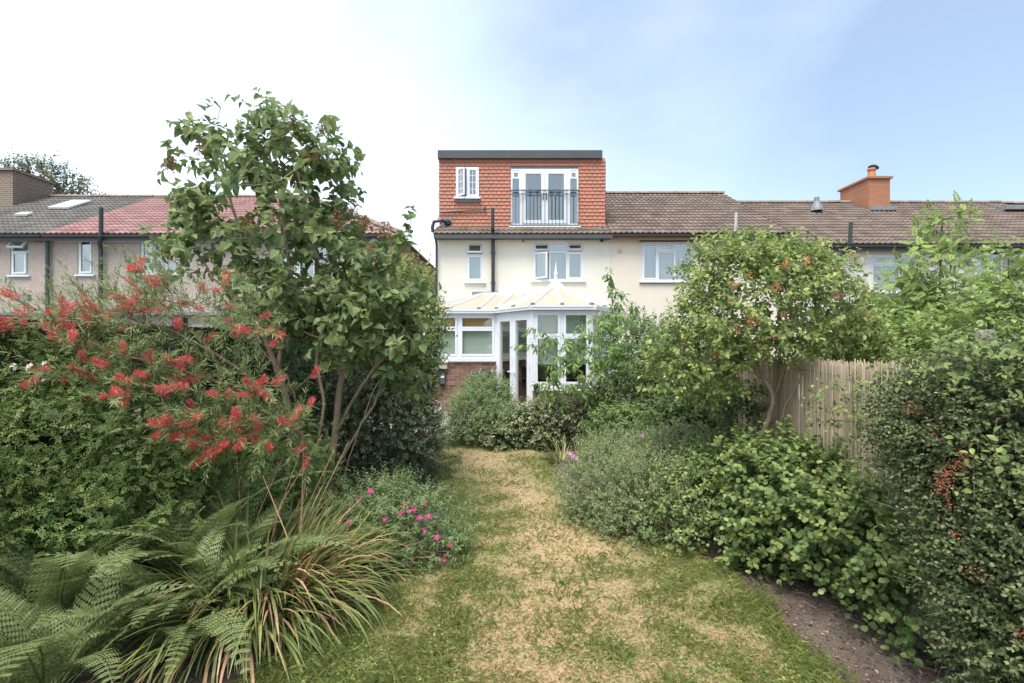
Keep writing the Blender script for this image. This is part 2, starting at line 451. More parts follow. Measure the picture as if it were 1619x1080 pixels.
# ------------------------------------------------------------------ windows
def window(parent, M, w, h, lights, fmat=None, back='curtain', sill=True, bars=None, name='window', fw=.05, backd=.14, gmat=None, label=None):
    """M: lower left corner of the opening; x right, -y towards the garden, z up. lights: (u0,u1,v0,v1,mode,open deg)"""
    fmat = fmat or MT['upvc']; gmat = gmat or MT['glass']
    G = Geo().ring(0, w, 0, h, fw, -.03, .04)
    us = sorted({l[0] for l in lights} | {l[1] for l in lights}); 
    for (u0, u1, v0, v1, mode, deg) in lights:
        # mullions and transoms between the lights
        if u1 < w - .01: G.box(u1 - fw / 2, u1 + fw / 2, -.028, .038, max(v0, fw), min(v1, h - fw))
        if v1 < h - .01: G.box(max(u0, fw) + (fw / 2 if u0 > .01 else 0), min(u1, w - fw) - (fw / 2 if u1 < w - .01 else 0), -.026, .036, v1 - fw / 2, v1 + fw / 2)
    fr = G.build(name, fmat, parent, M=M)
    if label: fr['label'] = label
    for (u0, u1, v0, v1, mode, deg) in lights:
        a0 = u0 + (fw if u0 < .01 else fw / 2); a1 = u1 - (fw if u1 > w - .01 else fw / 2)
        b0 = v0 + (fw if v0 < .01 else fw / 2); b1 = v1 - (fw if v1 > h - .01 else fw / 2)
        R = Matrix.Identity(4)
        if mode == 'left': R = Matrix.Translation((a0, -.03, 0)) @ Matrix.Rotation(math.radians(-deg), 4, 'Z') @ Matrix.Translation((-a0, .03, 0))
        if mode == 'top': R = Matrix.Translation((0, -.03, b1)) @ Matrix.Rotation(math.radians(-deg), 4, 'X') @ Matrix.Translation((0, .03, -b1))
        if mode != 'fixed':
            s = Geo().ring(a0 + .003, a1 - .003, b0 + .003, b1 - .003, .045, -.045, .01)
            if bars:
                for i in range(1, bars[0]): s.box(a0 + (a1 - a0) * i / bars[0] - .008, a0 + (a1 - a0) * i / bars[0] + .008, -.03, -.008, b0 + .045, b1 - .045)
                for i in range(1, bars[1]): s.box(a0 + .045, a1 - .045, -.028, -.01, b0 + (b1 - b0) * i / bars[1] - .008, b0 + (b1 - b0) * i / bars[1] + .008)
            s.build('sash', fmat, fr, M=M @ R)
            Geo().box(a0 + .045, a1 - .045, -.022, -.014, b0 + .045, b1 - .045).build('pane', gmat, fr, M=M @ R)
        else:
            Geo().box(a0 - .005, a1 + .005, -.004, .006, b0 - .005, b1 + .005).build('pane', gmat, fr, M=M)
    if sill: Geo().box(-.06, w + .06, -.13, .05, -.05, -.004).build('sill', fmat, fr, M=M)
    if back:
        G = Geo(); n = max(8, int(w / .04))
        x = np.linspace(-.05, w + .05, n); yv = backd + .02 * np.sin(np.arange(n) * 1.9)
        for i in range(n - 1):
            G.quad((x[i], yv[i], -.05), (x[i + 1], yv[i + 1], -.05), (x[i + 1], yv[i + 1], h + .05), (x[i], yv[i], h + .05))
        G.build('curtain', MT[back], fr, M=M)
    return fr

def wall_holes(G, x0, x1, z0, z1, y, holes, thick=.16):
    xs = sorted({x0, x1} | {h[0] for h in holes} | {h[1] for h in holes}); zs = sorted({z0, z1} | {h[2] for h in holes} | {h[3] for h in holes})
    for i in range(len(xs) - 1):
        for j in range(len(zs) - 1):
            cx, cz = (xs[i] + xs[i + 1]) / 2, (zs[j] + zs[j + 1]) / 2
            if any(h[0] < cx < h[1] and h[2] < cz < h[3] for h in holes): continue
            G.quad((xs[i], y, zs[j]), (xs[i + 1], y, zs[j]), (xs[i + 1], y, zs[j + 1]), (xs[i], y, zs[j + 1]))
    for a, b, c, d in holes:
        t = y + thick
        G.quad((a, y, c), (a, t, c), (a, t, d), (a, y, d)); G.quad((b, y, c), (b, t, c), (b, t, d), (b, y, d))
        G.quad((a, y, c), (b, y, c), (b, t, c), (a, t, c)); G.quad((a, y, d), (b, y, d), (b, t, d), (a, t, d))

def tile_mesh(name, mat, w=.33, l=.40):
    n = 16; x = np.linspace(0, w, n + 1); ph = (x / w * 2) % 1.0
    z = .028 * np.exp(-((ph - .5) / .22) ** 2)
    v = []; f = []
    for i in range(n + 1): v += [(x[i], 0, z[i] + .034), (x[i], l, z[i] + .004), (x[i], 0, z[i] + .008)]
    for i in range(n): a, b = 3 * i, 3 * i + 3; f += [(a, b, b + 1, a + 1), (a + 2, b + 2, b, a)]
    return Geo().add(v, f).mesh(name, mat)

def house(name, label, x0, x1, yb, ze, zr, wall, roof, wins, depth=9.0, hipr=False, group=None, eave_y=.28, tiles=True, fascia='fascia'):
    h = thing(name, label, 'house', ((x0 + x1) / 2, yb, 0), group)
    yr = yb + depth / 2; yf = yb + depth
    G = Geo(); holes = [(a, b, c, d) for a, b, c, d, *_ in wins]
    wall_holes(G, x0, x1, -.02, ze, yb, holes)
    zg = zr - .12
    for X in (x0, x1):
        if X == x1 and hipr: G.add([(X, yb, -.02), (X, yf, -.02), (X, yf, ze), (X, yb, ze)], [(0, 1, 2, 3)])
        else: G.add([(X, yb, -.02), (X, yf, -.02), (X, yf, ze), (X, yr, zg), (X, yb, ze)], [(0, 1, 2, 3, 4)])
    G.quad((x0, yf, -.02), (x1, yf, -.02), (x1, yf, ze), (x0, yf, ze))
    G.build('wall', MT[wall], h)
    for a, b, c, d, lights, *opt in wins:
        kw = opt[0] if opt else {}
        window(h, Matrix.Translation((a, yb + .06, c)), b - a, d - c, lights, **kw)
    # roof deck
    k = (zr - ze) / (depth / 2); e0 = yb - eave_y; z0 = ze - k * eave_y + .06; zt = zr + .0
    f0 = yf + eave_y; xr = x1 - depth / 2 if hipr else x1; xo = x1 + (eave_y if hipr else 0)
    G = Geo()
    G.slab([(x0, e0, z0), (xo, e0, z0), (xr, yr, zt), (x0, yr, zt)], (0, 0, -.05))
    G.slab([(x0, f0, z0), (xo, f0, z0), (xr, yr, zt), (x0, yr, zt)], (0, 0, -.05))
    if hipr: G.slab([(xo, e0, z0), (xo, f0, z0), (xr, yr, zt)], (0, 0, -.05))
    rf = G.build('roof', MT[roof], h)
    if tiles:
        me = tile_mesh('tile', MT[roof]); L = math.hypot(yr - e0, zt - z0); sl = math.atan2(zt - z0, yr - e0)
        ng = int(L / .34); ga = (L - .06) / ng; w = .33; nx = int((x1 - x0) / w); wx = (x1 - x0) / nx
        for j in range(ng):
            for i in range(nx + (3 if hipr else 0)):
                xa = x0 + i * wx; s = -.04 + j * ga
                if hipr and xa + wx * .6 > xo - (xo - xr) * (s + .2) / L: continue
                M = Matrix.Translation((xa, e0 + s * math.cos(sl), z0 + s * math.sin(sl))) @ Matrix.Rotation(sl, 4, 'X') @ Matrix.Rotation(random.gauss(0, .004), 4, 'Z') @ Matrix.Diagonal((wx / w, 1, 1, 1))
                link('tile', me, rf, M)
    # ridge tiles
    n = max(1, int((xr - x0) / .45)); lw = (xr - x0) / n
    an = np.linspace(0, math.pi, 7)
    rm = Geo(); rv = np.array([(xx, .13 * math.cos(a), .11 * math.sin(a)) for xx in (0, lw * .97) for a in an])
    rm.add(rv, [(i, i + 1, 8 + i, 7 + i) for i in range(6)] + [tuple(range(7)), tuple(range(7, 14))]); rme = rm.mesh('ridge_tile', MT['ridge'])
    for i in range(n): link('ridge_tile', rme, rf, Matrix.Translation((x0 + i * lw, yr, zt + .005 + random.gauss(0, .004))))
    if hipr:
        for sy in (e0, f0):
            a, b = Vector((xo, sy, z0 + .02)), Vector((xr, yr, zt)); n2 = int((b - a).length / .45)
            rot = (b - a).to_track_quat('X', 'Z').to_matrix().to_4x4()
            for i in range(n2): link('ridge_tile', rme, rf, Matrix.Translation(a.lerp(b, i / n2)) @ rot)
    # fascia and gutter
    Geo().box(x0 + .01, xo - .01, e0 + .02, e0 + .05, z0 - .20, z0 - .055).build('fascia', MT[fascia], h)
    G = Geo(); an = np.linspace(math.pi, 2 * math.pi, 7)
    pv = np.array([(X, e0 - .045 + .06 * math.cos(a), z0 - .055 + .06 * math.sin(a)) for X in (x0 + .02, xo - .02) for a in an])
    G.add(pv, [(i, i + 1, 8 + i, 7 + i) for i in range(6)] + [tuple(range(7)), tuple(range(7, 14))]); G.build('gutter', MT['fascia'], h)
    G = Geo().box(x0 + .01, x1 - .01, e0 + .05, yb, z0 - .10, z0 - .085); G.build('soffit', MT['upvc_mint'], h)
    return h

def LT(w, h, spec):      # shorthand: fractions to lights
    return [(a * w, b * w, c * h, d * h, m, dg) for a, b, c, d, m, dg in spec]
TOPHUNG = lambda w, h, dg=28: LT(w, h, [(0, 1, 0, .68, 'top', 0), (0, 1, .68, 1, 'top', dg)])

YW = 15.5
# --- house with the dormer (centre)
ha = thing('terraced_house', 'cream rendered house with red tile-hung dormer and Juliet balcony', 'house', (.35, YW, 0), 'terraced houses across the end of the garden')
AX0, AX1, AE = -2.315, 3.01, 5.08
w1 = (-1.405, -.865, 3.58, 4.80); w2 = (.635, 2.2, 3.62, 4.80)
G = Geo(); wall_holes(G, AX0, AX1, -.02, AE, YW, [w1, w2, (-.3, 2.4, 0.05, 2.2)])
G.quad((AX0, YW, -.02), (AX0, 24.5, -.02), (AX0, 24.5, AE), (AX0, YW, AE)); G.quad((AX1, YW, -.02), (AX1, 24.5, -.02), (AX1, 24.5, AE), (AX1, YW, AE))
G.quad((AX0, 24.5, -.02), (AX1, 24.5, -.02), (AX1, 24.5, AE), (AX0, 24.5, AE))
G.add([(AX0, YW + .3, AE), (AX0, 24.5, AE), (AX0, 20, 7.5)], [(0, 1, 2)])
G.build('wall', MT['cream'], ha)
w, h_ = w1[1] - w1[0], w1[3] - w1[2]
window(ha, Matrix.Translation((w1[0], YW + .05, w1[2])), w, h_, TOPHUNG(w, h_, 24))
w, h_ = w2[1] - w2[0], w2[3] - w2[2]
window(ha, Matrix.Translation((w2[0], YW + .05, w2[2])), w, h_, LT(w, h_, [(0, .335, 0, .74, 'left', 32), (0, .335, .74, 1, 'top', 20), (.335, .67, 0, .74, 'fixed', 0), (.335, .67, .74, 1, 'fixed', 0), (.67, 1, 0, .74, 'top', 0), (.67, 1, .74, 1, 'top', 26)]))
# dormer
DY, DX0, DX1, DZ0, DZ1 = 15.9, -2.28, 2.93, 5.2, 7.52
dw = (-1.76, -1.04, 6.26, 7.22); dd = (-.03, 2.08, 5.40, 7.16)
G = Geo(); wall_holes(G, DX0 + .03, DX1 - .03, DZ0, DZ1, DY + .03, [dw, dd])
G.quad((DX0 + .03, DY + .03, DZ0), (DX0 + .03, 20.2, DZ0), (DX0 + .03, 20.2, DZ1), (DX0 + .03, DY + .03, DZ1))
G.quad((DX1 - .03, DY + .03, DZ0), (DX1 - .03, 20.2, DZ0), (DX1 - .03, 20.2, DZ1), (DX1 - .03, DY + .03, DZ1))
G.quad((DX0 + .03, 20.2, DZ0), (DX1 - .03, 20.2, DZ0), (DX1 - .03, 20.2, DZ1), (DX0 + .03, 20.2, DZ1))
G.build('dormer', MT['lead'], ha)
G = Geo(); tw, tg = .163, .1115
for j in range(int((DZ1 - DZ0 - .02) / tg) + 1):
    zb = DZ0 + .06 + j * tg
    if zb > DZ1 - .06: break
    off = (j % 2) * tw / 2 + random.gauss(0, .004)
    for i in range(-1, int((DX1 - DX0) / tw) + 2):
        a = DX0 + i * tw - off; b = a + tw - .011
        a2, b2 = max(a, DX0 - .02 * (j % 3 == 0) - random.random() * .02), min(b, DX1)
        if b2 - a2 < .03: continue
        skip = False
        for (hx0, hx1, hz0, hz1) in (dw, dd):
            if zb + tg > hz0 - .02 and zb < hz1 + .02:
                if a2 >= hx0 - .02 and b2 <= hx1 + .02: skip = True
                elif a2 < hx0 < b2: b2 = hx0 - .004
                elif a2 < hx1 < b2: a2 = hx1 + .004
        if skip or b2 - a2 < .02: continue
        t = random.gauss(0, .002); zt = min(zb + tg + .03, DZ1)
        v = [(a2, DY - .022 + t, zb), (b2, DY - .022 + t + random.gauss(0, .0015), zb), (b2, DY + .012, zt), (a2, DY + .012, zt), (a2, DY + .0, zb), (b2, DY + .0, zb)]
        G.add(v, [(0, 1, 2, 3), (4, 5, 1, 0), (0, 3, 4), (1, 5, 2)], np.clip(random.gauss(.42, .3) + .25 * (i < 3) + .3 * (random.random() < .06), 0, 1))
# cheek tiles
for X, sg in ((DX0, -1), (DX1, 1)):
    for j in range(int((DZ1 - DZ0) / tg)):
        zb = DZ0 + .06 + j * tg
        for i in range(int(4.2 / tw)):
            y0 = DY + .02 + i * tw
            if zb < 5.25 + (y0 - 15.3) * .5: continue
            G.add([(X + sg * .022, y0, zb), (X + sg * .022, y0 + tw - .006, zb), (X - sg * .0, y0 + tw - .006, min(zb + tg + .03, DZ1)), (X, y0, min(zb + tg + .03, DZ1)), (X, y0, zb), (X, y0 + tw - .006, zb)],
                  [(0, 1, 2, 3), (4, 5, 1, 0)], np.clip(random.gauss(.45, .25), 0, 1))
G.build('tile_hanging', MT['tile_hung'], ha, kind='stuff')
Geo().box(DX0 - .04, DX1 - .11, DY - .12, 20.3, DZ1 - .045, DZ1 + .20).build('fascia', MT['fascia'], ha)
w, h_ = dw[1] - dw[0], dw[3] - dw[2]
window(ha, Matrix.Translation((dw[0], DY - .01, dw[2])), w, h_, LT(w, h_, [(0, .5, 0, 1, 'left', 34), (.5, 1, 0, 1, 'top', 0)]), bars=(2, 4), back=None)
Geo().box(dw[0] - .02, dw[1] + .02, DY - .05, DY + .03, dw[2] - .14, dw[2] - .055).build('window_apron', MT['lead'], ha)
# french doors with side lights
M = Matrix.Translation((dd[0], DY - .01, dd[2])); w, h_ = dd[1] - dd[0], dd[3] - dd[2]
G = Geo().ring(0, w, 0, h_, .045, -.03, .05)
for u in (.30, w - .30): G.box(u - .045, u + .045, -.028, .045, .045, h_ - .045)
for u in (.17, w - .17): G.box(u - .125, u + .125, -.022, .04, h_ - .30, h_ - .05)
door = G.build('door_frame', MT['upvc'], ha, M=M)
for a, b in ((.345, w / 2), (w / 2, w - .345)):
    Geo().ring(a + .004, b - .004, .05, h_ - .05, .105, -.05, .02).build('door_leaf', MT['upvc'], door, M=M)
    Geo().box(a + .10, b - .10, -.02, -.012, .15, h_ - .15).build('pane', MT['glass'], door, M=M)
    u = (w / 2 - .05) if a < .5 else (w / 2 + .05)
    Geo().box(u - .012, u + .012, -.075, -.05, .78, .98).build('handle', MT['black'], door, M=M)
for a, b in ((.045, .255), (w - .255, w - .045)):
    Geo().box(a - .004, b + .004, -.004, .004, .045, h_ - .30).build('pane', MT['glass'], door, M=M)
    Geo().box(a + .045, b - .045, -.034, -.0225, h_ - .23, h_ - .12).build('vent_pane', MT['lead'], door, M=M)
GG = [Geo(), Geo()]
for i in range(60):
    G = GG[i > 30]; x0_ = .02 + i * (w - .04) / 60; s0, s1 = .03 * math.sin(i * 2.1), .03 * math.sin((i + 1) * 2.1)
    if 14 < i < 46: continue
    G.quad((x0_, .3 + s0, .02), (x0_ + (w - .04) / 60, .3 + s1, .02), (x0_ + (w - .04) / 60, .3 + s1, h_), (x0_, .3 + s0, h_))
for G in GG: G.build('curtain', MT['curtain'], door, M=M)
Geo().box(.05, w - .05, 1.2, 1.25, .0, h_).build('room_shade_panel', MT['dark_room'], door, M=M)  # dark sheet behind the glass, its colour stands in for the room's shade
# Juliet balcony
bz0, bz1, by = 5.36, 6.48, DY - .13
bal = Geo().box(dd[0] - .02, dd[1] + .02, by - .012, by + .012, bz1 - .025, bz1).box(dd[0] - .02, dd[1] + .02, by - .01, by + .01, bz1 - .14, bz1 - .12).box(dd[0] - .02, dd[1] + .02, by - .012, by + .012, bz0, bz0 + .025).build('balcony_railing', MT['iron'], ha)
nb = 19; bme = Geo().box(-.007, .007, -.007, .007, 0, bz1 - .14 - bz0 - .02).mesh('baluster', MT['iron'])
for i in range(nb):
    x = dd[0] + .03 + i * (w - .06) / (nb - 1)
    link('baluster', bme, bal, Matrix.Translation((x, by, bz0 + .022)))
rgm = Geo(); an = np.linspace(0, 2 * math.pi, 13); rgm.tube([(.045 * math.cos(a), 0, .045 * math.sin(a)) for a in an], .006, 5, cap=False); rgm = rgm.mesh('scroll', MT['iron'])
for i in range(9): link('scroll', rgm, bal, Matrix.Translation((dd[0] + .17 + i * .221, by, bz1 - .073)))
for x in (dd[0] + .02, dd[1] - .02): Geo().box(x - .012, x + .012, by, DY + .02, bz0 + .1, bz0 + .125).build('bracket', MT['iron'], bal); Geo().box(x - .0121, x + .0121, by + .013, DY + .02, bz1 - .021, bz1 - .004).build('bracket', MT['iron'], bal)
Geo().box(dd[0] - .06, dd[1] + .06, DY - .15, DY + .02, 5.31, 5.352).build('door_threshold', MT['upvc_mint'], ha)
Geo().box(DX0 + .01, DX1 - .01, DY - .09, DY + .03, 5.19, 5.255).build('lead_flashing', MT['lead'], ha)
# strip of roof tiles below the dormer, front slope, gutter
k = 2.4 / 4.5; e0 = YW - .28; z0 = AE - k * .28 + .06
G = Geo().slab([(AX0 - .05, e0, z0), (AX1, e0, z0), (AX1, DY + .05, z0 + k * (DY + .05 - e0)), (AX0 - .05, DY + .05, z0 + k * (DY + .05 - e0))], (0, 0, -.05))
rf = G.build('roof', MT['tile_brown'], ha)
Geo().slab([(AX0, 24.8, z0), (AX1, 24.8, z0), (AX1, 20.1, 7.5), (AX0, 20.1, 7.5)], (0, 0, -.05)).build('front_roof', MT['tile_brown'], ha)
tme = tile_mesh('tile', MT['tile_brown'])
for j in range(2):
    for i in range(16):
        sl = math.atan(k); wx = (AX1 - AX0 + .05) / 16; s = -.04 + j * .33
        link('tile', tme, rf, Matrix.Translation((AX0 - .05 + i * wx, e0 + s * math.cos(sl), z0 + s * math.sin(sl))) @ Matrix.Rotation(sl, 4, 'X') @ Matrix.Diagonal((wx / .33, 1, 1, 1)))
# brown tiles between the dormer cheek and next house
for j in range(14):
    s = .62 + j * .33
    link('tile', tme, rf, Matrix.Translation((DX1 - .2, e0 + s * math.cos(sl), z0 + s * math.sin(sl))) @ Matrix.Rotation(sl, 4, 'X') @ Matrix.Diagonal((.9, 1, 1, 1)))
Geo().slab([(DX1 - .03, DY, z0 + k * (DY - e0)), (AX1, DY, z0 + k * (DY - e0)), (AX1, 20, z0 + k * (20 - e0)), (DX1 - .03, 20, z0 + k * (20 - e0))], (0, 0, -.05)).build('roof_verge', MT['tile_brown'], ha)
Geo().box(AX0 - .03, AX1 - .0, e0 - .10, e0 + .03, z0 - .15, z0 - .045).build('gutter', MT['fascia'], ha)
Geo().box(AX0 + .01, AX1 - .01, e0 + .03, YW, z0 - .13, z0 - .115).build('soffit', MT['fascia'], ha)
Geo().tube([(-.575, YW - .14, 2.95), (-.575, YW - .14, 4.6), (-.575, YW - .16, 5.0), (-.575, e0 - .16, 5.15), (-.575, e0 - .16, 5.72)], .055, 10).box(-.64, -.51, YW - .2, YW - .005, 4.42, 4.5).box(-.64, -.51, YW - .2, YW - .005, 3.5, 3.56).build('soil_pipe', MT['black'], ha, smooth=False)
Geo().tube([(AX0 + .02, YW - .1, 0), (AX0 + .02, YW - .1, 4.7), (AX0 + .02, e0 - .04, 4.86)], .035, 8).build('downpipe', MT['black'], ha)
Geo().tube([(-2.26, DY - .06, 5.80), (-1.6, DY - .06, 5.83), (-.98, DY - .06, 5.89), (-.86, DY - .06, 5.90)], .018, 6).lathe([(0, -.01), (.05, -.01), (.05, .03), (0, .03)], Matrix.Translation((-.85, DY - .06, 5.90)) @ Matrix.Rotation(math.radians(90), 4, 'X'), 10).build('waste_pipe', MT['black'], ha)
Geo().lathe([(0, 0), (.11, 0), (.10, .04), (.07, .09), (0, .09)], Matrix.Translation((-2.02, DY - .03, 5.48)) @ Matrix.Rotation(math.radians(90), 4, 'X'), 14).tube([(-2.02, DY - .1, 5.48), (-2.2, DY - .16, 5.52), (-2.42, DY - .2, 5.47), (-2.47, DY - .2, 5.3), (-2.45, DY - .2, 5.14)], .055, 8).build('vent_pipe', MT['black'], ha)
Geo().box(-2.2, -1.9, DY - .028, DY - .024, 5.34, 5.62).build('vent_plate', MT['lead'], ha)
Geo().box(.27, .42, YW - .07, YW, 4.86, 4.90).tube([(.345, YW - .05, 4.87), (.345, YW - .09, 4.78)], .03, 8).build('wall_lamp', MT['lead'], ha)
Geo().lathe([(0, 0), (.045, 0), (.05, .05), (.03, .09), (0, .1)], Matrix.Translation((2.74, YW - .02, 4.83)) @ Matrix.Rotation(math.radians(90), 4, 'X'), 12).build('security_camera', MT['black'], ha)
Geo().lathe([(0, 0), (.04, 0), (.04, .04), (0, .04)], Matrix.Translation((2.74, YW - .01, 4.76)) @ Matrix.Rotation(math.radians(90), 4, 'X'), 12).build('camera_mount', MT['upvc'], ha)

GRP = 'terraced houses across the end of the garden'
W3 = lambda w, h: LT(w, h, [(0, .335, 0, 1, 'top', 0), (.335, .66, 0, .74, 'fixed', 0), (.335, .66, .74, 1, 'top', 0), (.66, 1, 0, 1, 'fixed', 0)])
# --- peach house to the right of it
ww = (3.96, 5.52, 3.6, 4.8)
hb = house('terraced_house', 'peach rendered house with plain brown tiled roof beside the dormer house', 3.012, 8.38, YW, 5.10, 7.58, 'cream2', 'tile_brown',
           [(*ww, W3(1.56, 1.2), dict(fmat=MT['upvc']))], group=GRP, fascia='timber')
Geo().box(3.9, 5.58, YW - .04, YW - .003, 4.805, 4.84).box(3.9, 5.58, YW - .06, YW - .003, 3.53, 3.545).build('window_trim', MT['fascia'], hb)
Geo().tube([(6.72, YW - .25, 4.7), (6.72, YW - .34, 5.62)], .045, 10).build('flue_pipe', MT['cable'], hb)
Geo().box(6.3, 6.5, YW - .2, YW, 4.72, 4.86).build('floodlight', MT['lead'], hb)
Geo().lathe([(0, 0), (.075, 0), (.07, .03), (0, .03)], Matrix.Translation((3.29, YW - .002, 4.52)) @ Matrix.Rotation(math.radians(90), 4, 'X'), 14).build('round_vent', MT['boxcream'], hb)
Geo().box(7.75, 7.95, YW - .01, YW + .01, 4.78, 4.92).build('air_brick', MT['boxcream'], hb)
# --- white house with orange chimney
hc = house('terraced_house', 'white rendered house with orange brick chimney on its lower roof', 8.385, 13.86, YW + .02, 4.78, 7.22, 'white_render', 'tile_brown',
           [(9.15, 9.68, 3.75, 4.52, TOPHUNG(.53, .77, 0)), (11.05, 12.45, 3.27, 4.42, LT(1.4, 1.15, [(0, .62, 0, .72, 'fixed', 0), (0, .62, .72, 1, 'top', 0), (.62, 1, 0, 1, 'top', 0)]))], group=GRP)
ch = Geo().box(13.36, 14.16, 18.95, 20.6, 6.3, 7.85).build('chimney', MT['brick_o'], hc)
Geo().box(13.29, 14.23, 18.88, 20.67, 7.85, 7.93).build('chimney_cap', MT['brick_o'], ch)
Geo().lathe([(.17, 0), (.15, .08), (.12, .3), (.16, .36), (.15, .42), (0, .42)], Matrix.Translation((13.72, 19.3, 7.93)), 14).build('chimney_pot', MT['clay'], ch)
Geo().lathe([(.15, 0), (.19, .02), (.13, .09), (.05, .13), (0, .13)], Matrix.Translation((13.78, 19.3, 8.36)) @ Matrix.Rotation(.3, 4, 'Y'), 12).build('cowl', MT['cowl'], ch)
Geo().lathe([(.2, 0), (.18, .05), (.0, .08)], Matrix.Translation((13.6, 19.9, 7.935)), 12).build('flue_cap', MT['lead'], ch)
Geo().box(13.26, 14.26, 18.72, 18.94, 6.62, 6.76).build('lead_flashing', MT['lead'], hc)
G = Geo().lathe([(.22, 0), (.2, .1), (.1, .35), (.09, .5), (0, .52)], Matrix.Translation((11.2, 18.6, 6.55)), 8)
G.build('roof_vent', MT['lead'], hc)
Geo().tube([(9.98, YW - .16, 3.0), (9.98, YW - .16, 4.25), (10.02, YW - .2, 4.45), (10.1, YW - .38, 4.66), (10.1, YW - .42, 5.3)], .055, 10).build('soil_pipe', MT['green_pipe'], hc)
# its rear extension with a small tiled lean-to roof
ex = Geo().box(10.85, 13.3, 13.45, YW, -.02, 2.55).build('extension', MT['brick_o'], hc)
tme2 = tile_mesh('tile', MT['tile_brown']); rr = Geo().slab([(10.75, 13.2, 2.66), (13.4, 13.2, 2.66), (13.4, YW, 3.2), (10.75, YW, 3.2)], (0, 0, -.04)).build('lean_to_roof', MT['tile_brown'], hc)
sl2 = math.atan2(.54, 2.3)
for j in range(7):
    for i in range(8): link('tile', tme2, rr, Matrix.Translation((10.75 + i * .33, 13.2 + (j * .335 - .03) * math.cos(sl2), 2.665 + (j * .335 - .03) * math.sin(sl2))) @ Matrix.Rotation(sl2, 4, 'X'))
Geo().box(10.75, 13.4, 13.08, 13.2, 2.52, 2.62).build('gutter', MT['fascia'], hc)
# --- grey house at the end
hd = house('terraced_house', 'grey pebbledashed house behind the tall feathery shrubs', 13.865, 19.3, YW + .04, 4.78, 7.22, 'pebble_grey', 'tile_brown',
           [(14.2, 15.1, 3.55, 4.55, LT(.9, 1.0, [(0, .5, 0, 1, 'top', 0), (.5, 1, 0, 1, 'fixed', 0)])), (16.4, 17.9, 3.4, 4.5, W3(1.5, 1.1))], group=GRP)
Geo().box(18.2, 19.1, 18.6, 19.4, 6.62, 6.78).build('roof_light', MT['lead'], hd)
house('terraced_house', 'house with brown roof beyond the grey pebbledashed one', 19.305, 24.7, YW + .06, 4.76, 7.2, 'white_render', 'tile_brown', [], group=GRP, tiles=False)

# --- left terrace
hl = house('terraced_house', 'beige pebbledashed house with hipped red roof behind the lilac', -8.9, -3.65, YW, 5.08, 7.45, 'pebble', 'tile_pink',
           [(-7.0, -5.6, 3.7, 4.85, W3(1.4, 1.15), dict(fmat=MT['upvc_mint']))], hipr=True, group=GRP)
Geo().box(-3.67, -3.64, YW + .3, 24.4, .5, 4.9).build('side_render', MT['brown_render'], hl)
hm = house('terraced_house', 'beige pebbledashed house with red tiled roof and black stack pipe', -14.1, -8.905, YW + .01, 5.08, 7.45, 'pebble', 'tile_pink',
           [(-13.32, -12.82, 3.8, 4.95, LT(.5, 1.15, [(0, 1, 0, 1, 'left', 6)]), dict(fmat=MT['upvc_mint'])), (-11.4, -10.2, 3.83, 4.95, W3(1.2, 1.12), dict(fmat=MT['upvc_mint']))], group=GRP)
Geo().tube([(-12.5, YW - .12, 0), (-12.5, YW - .12, 4.55), (-12.46, YW - .2, 4.72), (-12.3, YW - .36, 4.9), (-12.28, YW - .38, 5.75)], .06, 10).build('soil_pipe', MT['black'], hm)
Geo().box(-14.0, -8.95, YW - .02, YW + .008, 4.80, 4.86).build('white_band', MT['upvc_mint'], hm)
Geo().box(-13.75, -13.5, YW - .01, YW + .01, 4.78, 4.92).build('air_brick', MT['boxcream'], hm)
hn = house('terraced_house', 'beige pebbledashed house with dark roof and big brown chimney', -19.5, -14.105, YW, 5.08, 7.45, 'pebble', 'tile_dark',
           [(-15.38, -14.8, 3.78, 4.92, LT(.58, 1.14, [(0, 1, 0, .64, 'left', 7), (0, 1, .64, 1, 'top', 38)]), dict(fmat=MT['upvc_mint']))], group=GRP)
Geo().tube([(-14.14, YW - .1, 0), (-14.14, YW - .1, 4.9)], .055, 10).build('downpipe', MT['green_pipe'], hn)
Geo().box(-14.6, -14.4, YW - .01, YW + .01, 4.78, 4.92).build('air_brick', MT['brick_b'], hn)
ch = Geo().box(-19.6, -18.25, 18.5, 20.1, 6.2, 8.0).build('chimney', MT['brick_b'], hn)
Geo().box(-19.68, -18.17, 18.42, 20.18, 8.0, 8.09).build('chimney_cap', MT['brick_b'], ch)
for nm, xa, xb, ya, yb_ in (('skylight', -16.4, -15.7, 17.9, 18.9), ('roof_vent', -16.7, -16.3, 17.0, 17.25)):
    kk = (7.45 - 5.08) / 4.5; zf = lambda y: 5.08 + (y - YW) * kk + .1
    s = Geo().slab([(xa, ya, zf(ya)), (xb, ya, zf(ya)), (xb, yb_, zf(yb_)), (xa, yb_, zf(yb_))], (0, -.03, .06)).build(nm, MT['upvc'], hn)
house('terraced_house', 'house with dark roof past the big brown chimney', -25, -19.505, YW, 5.08, 7.45, 'pebble', 'tile_dark', [], group=GRP, tiles=False)
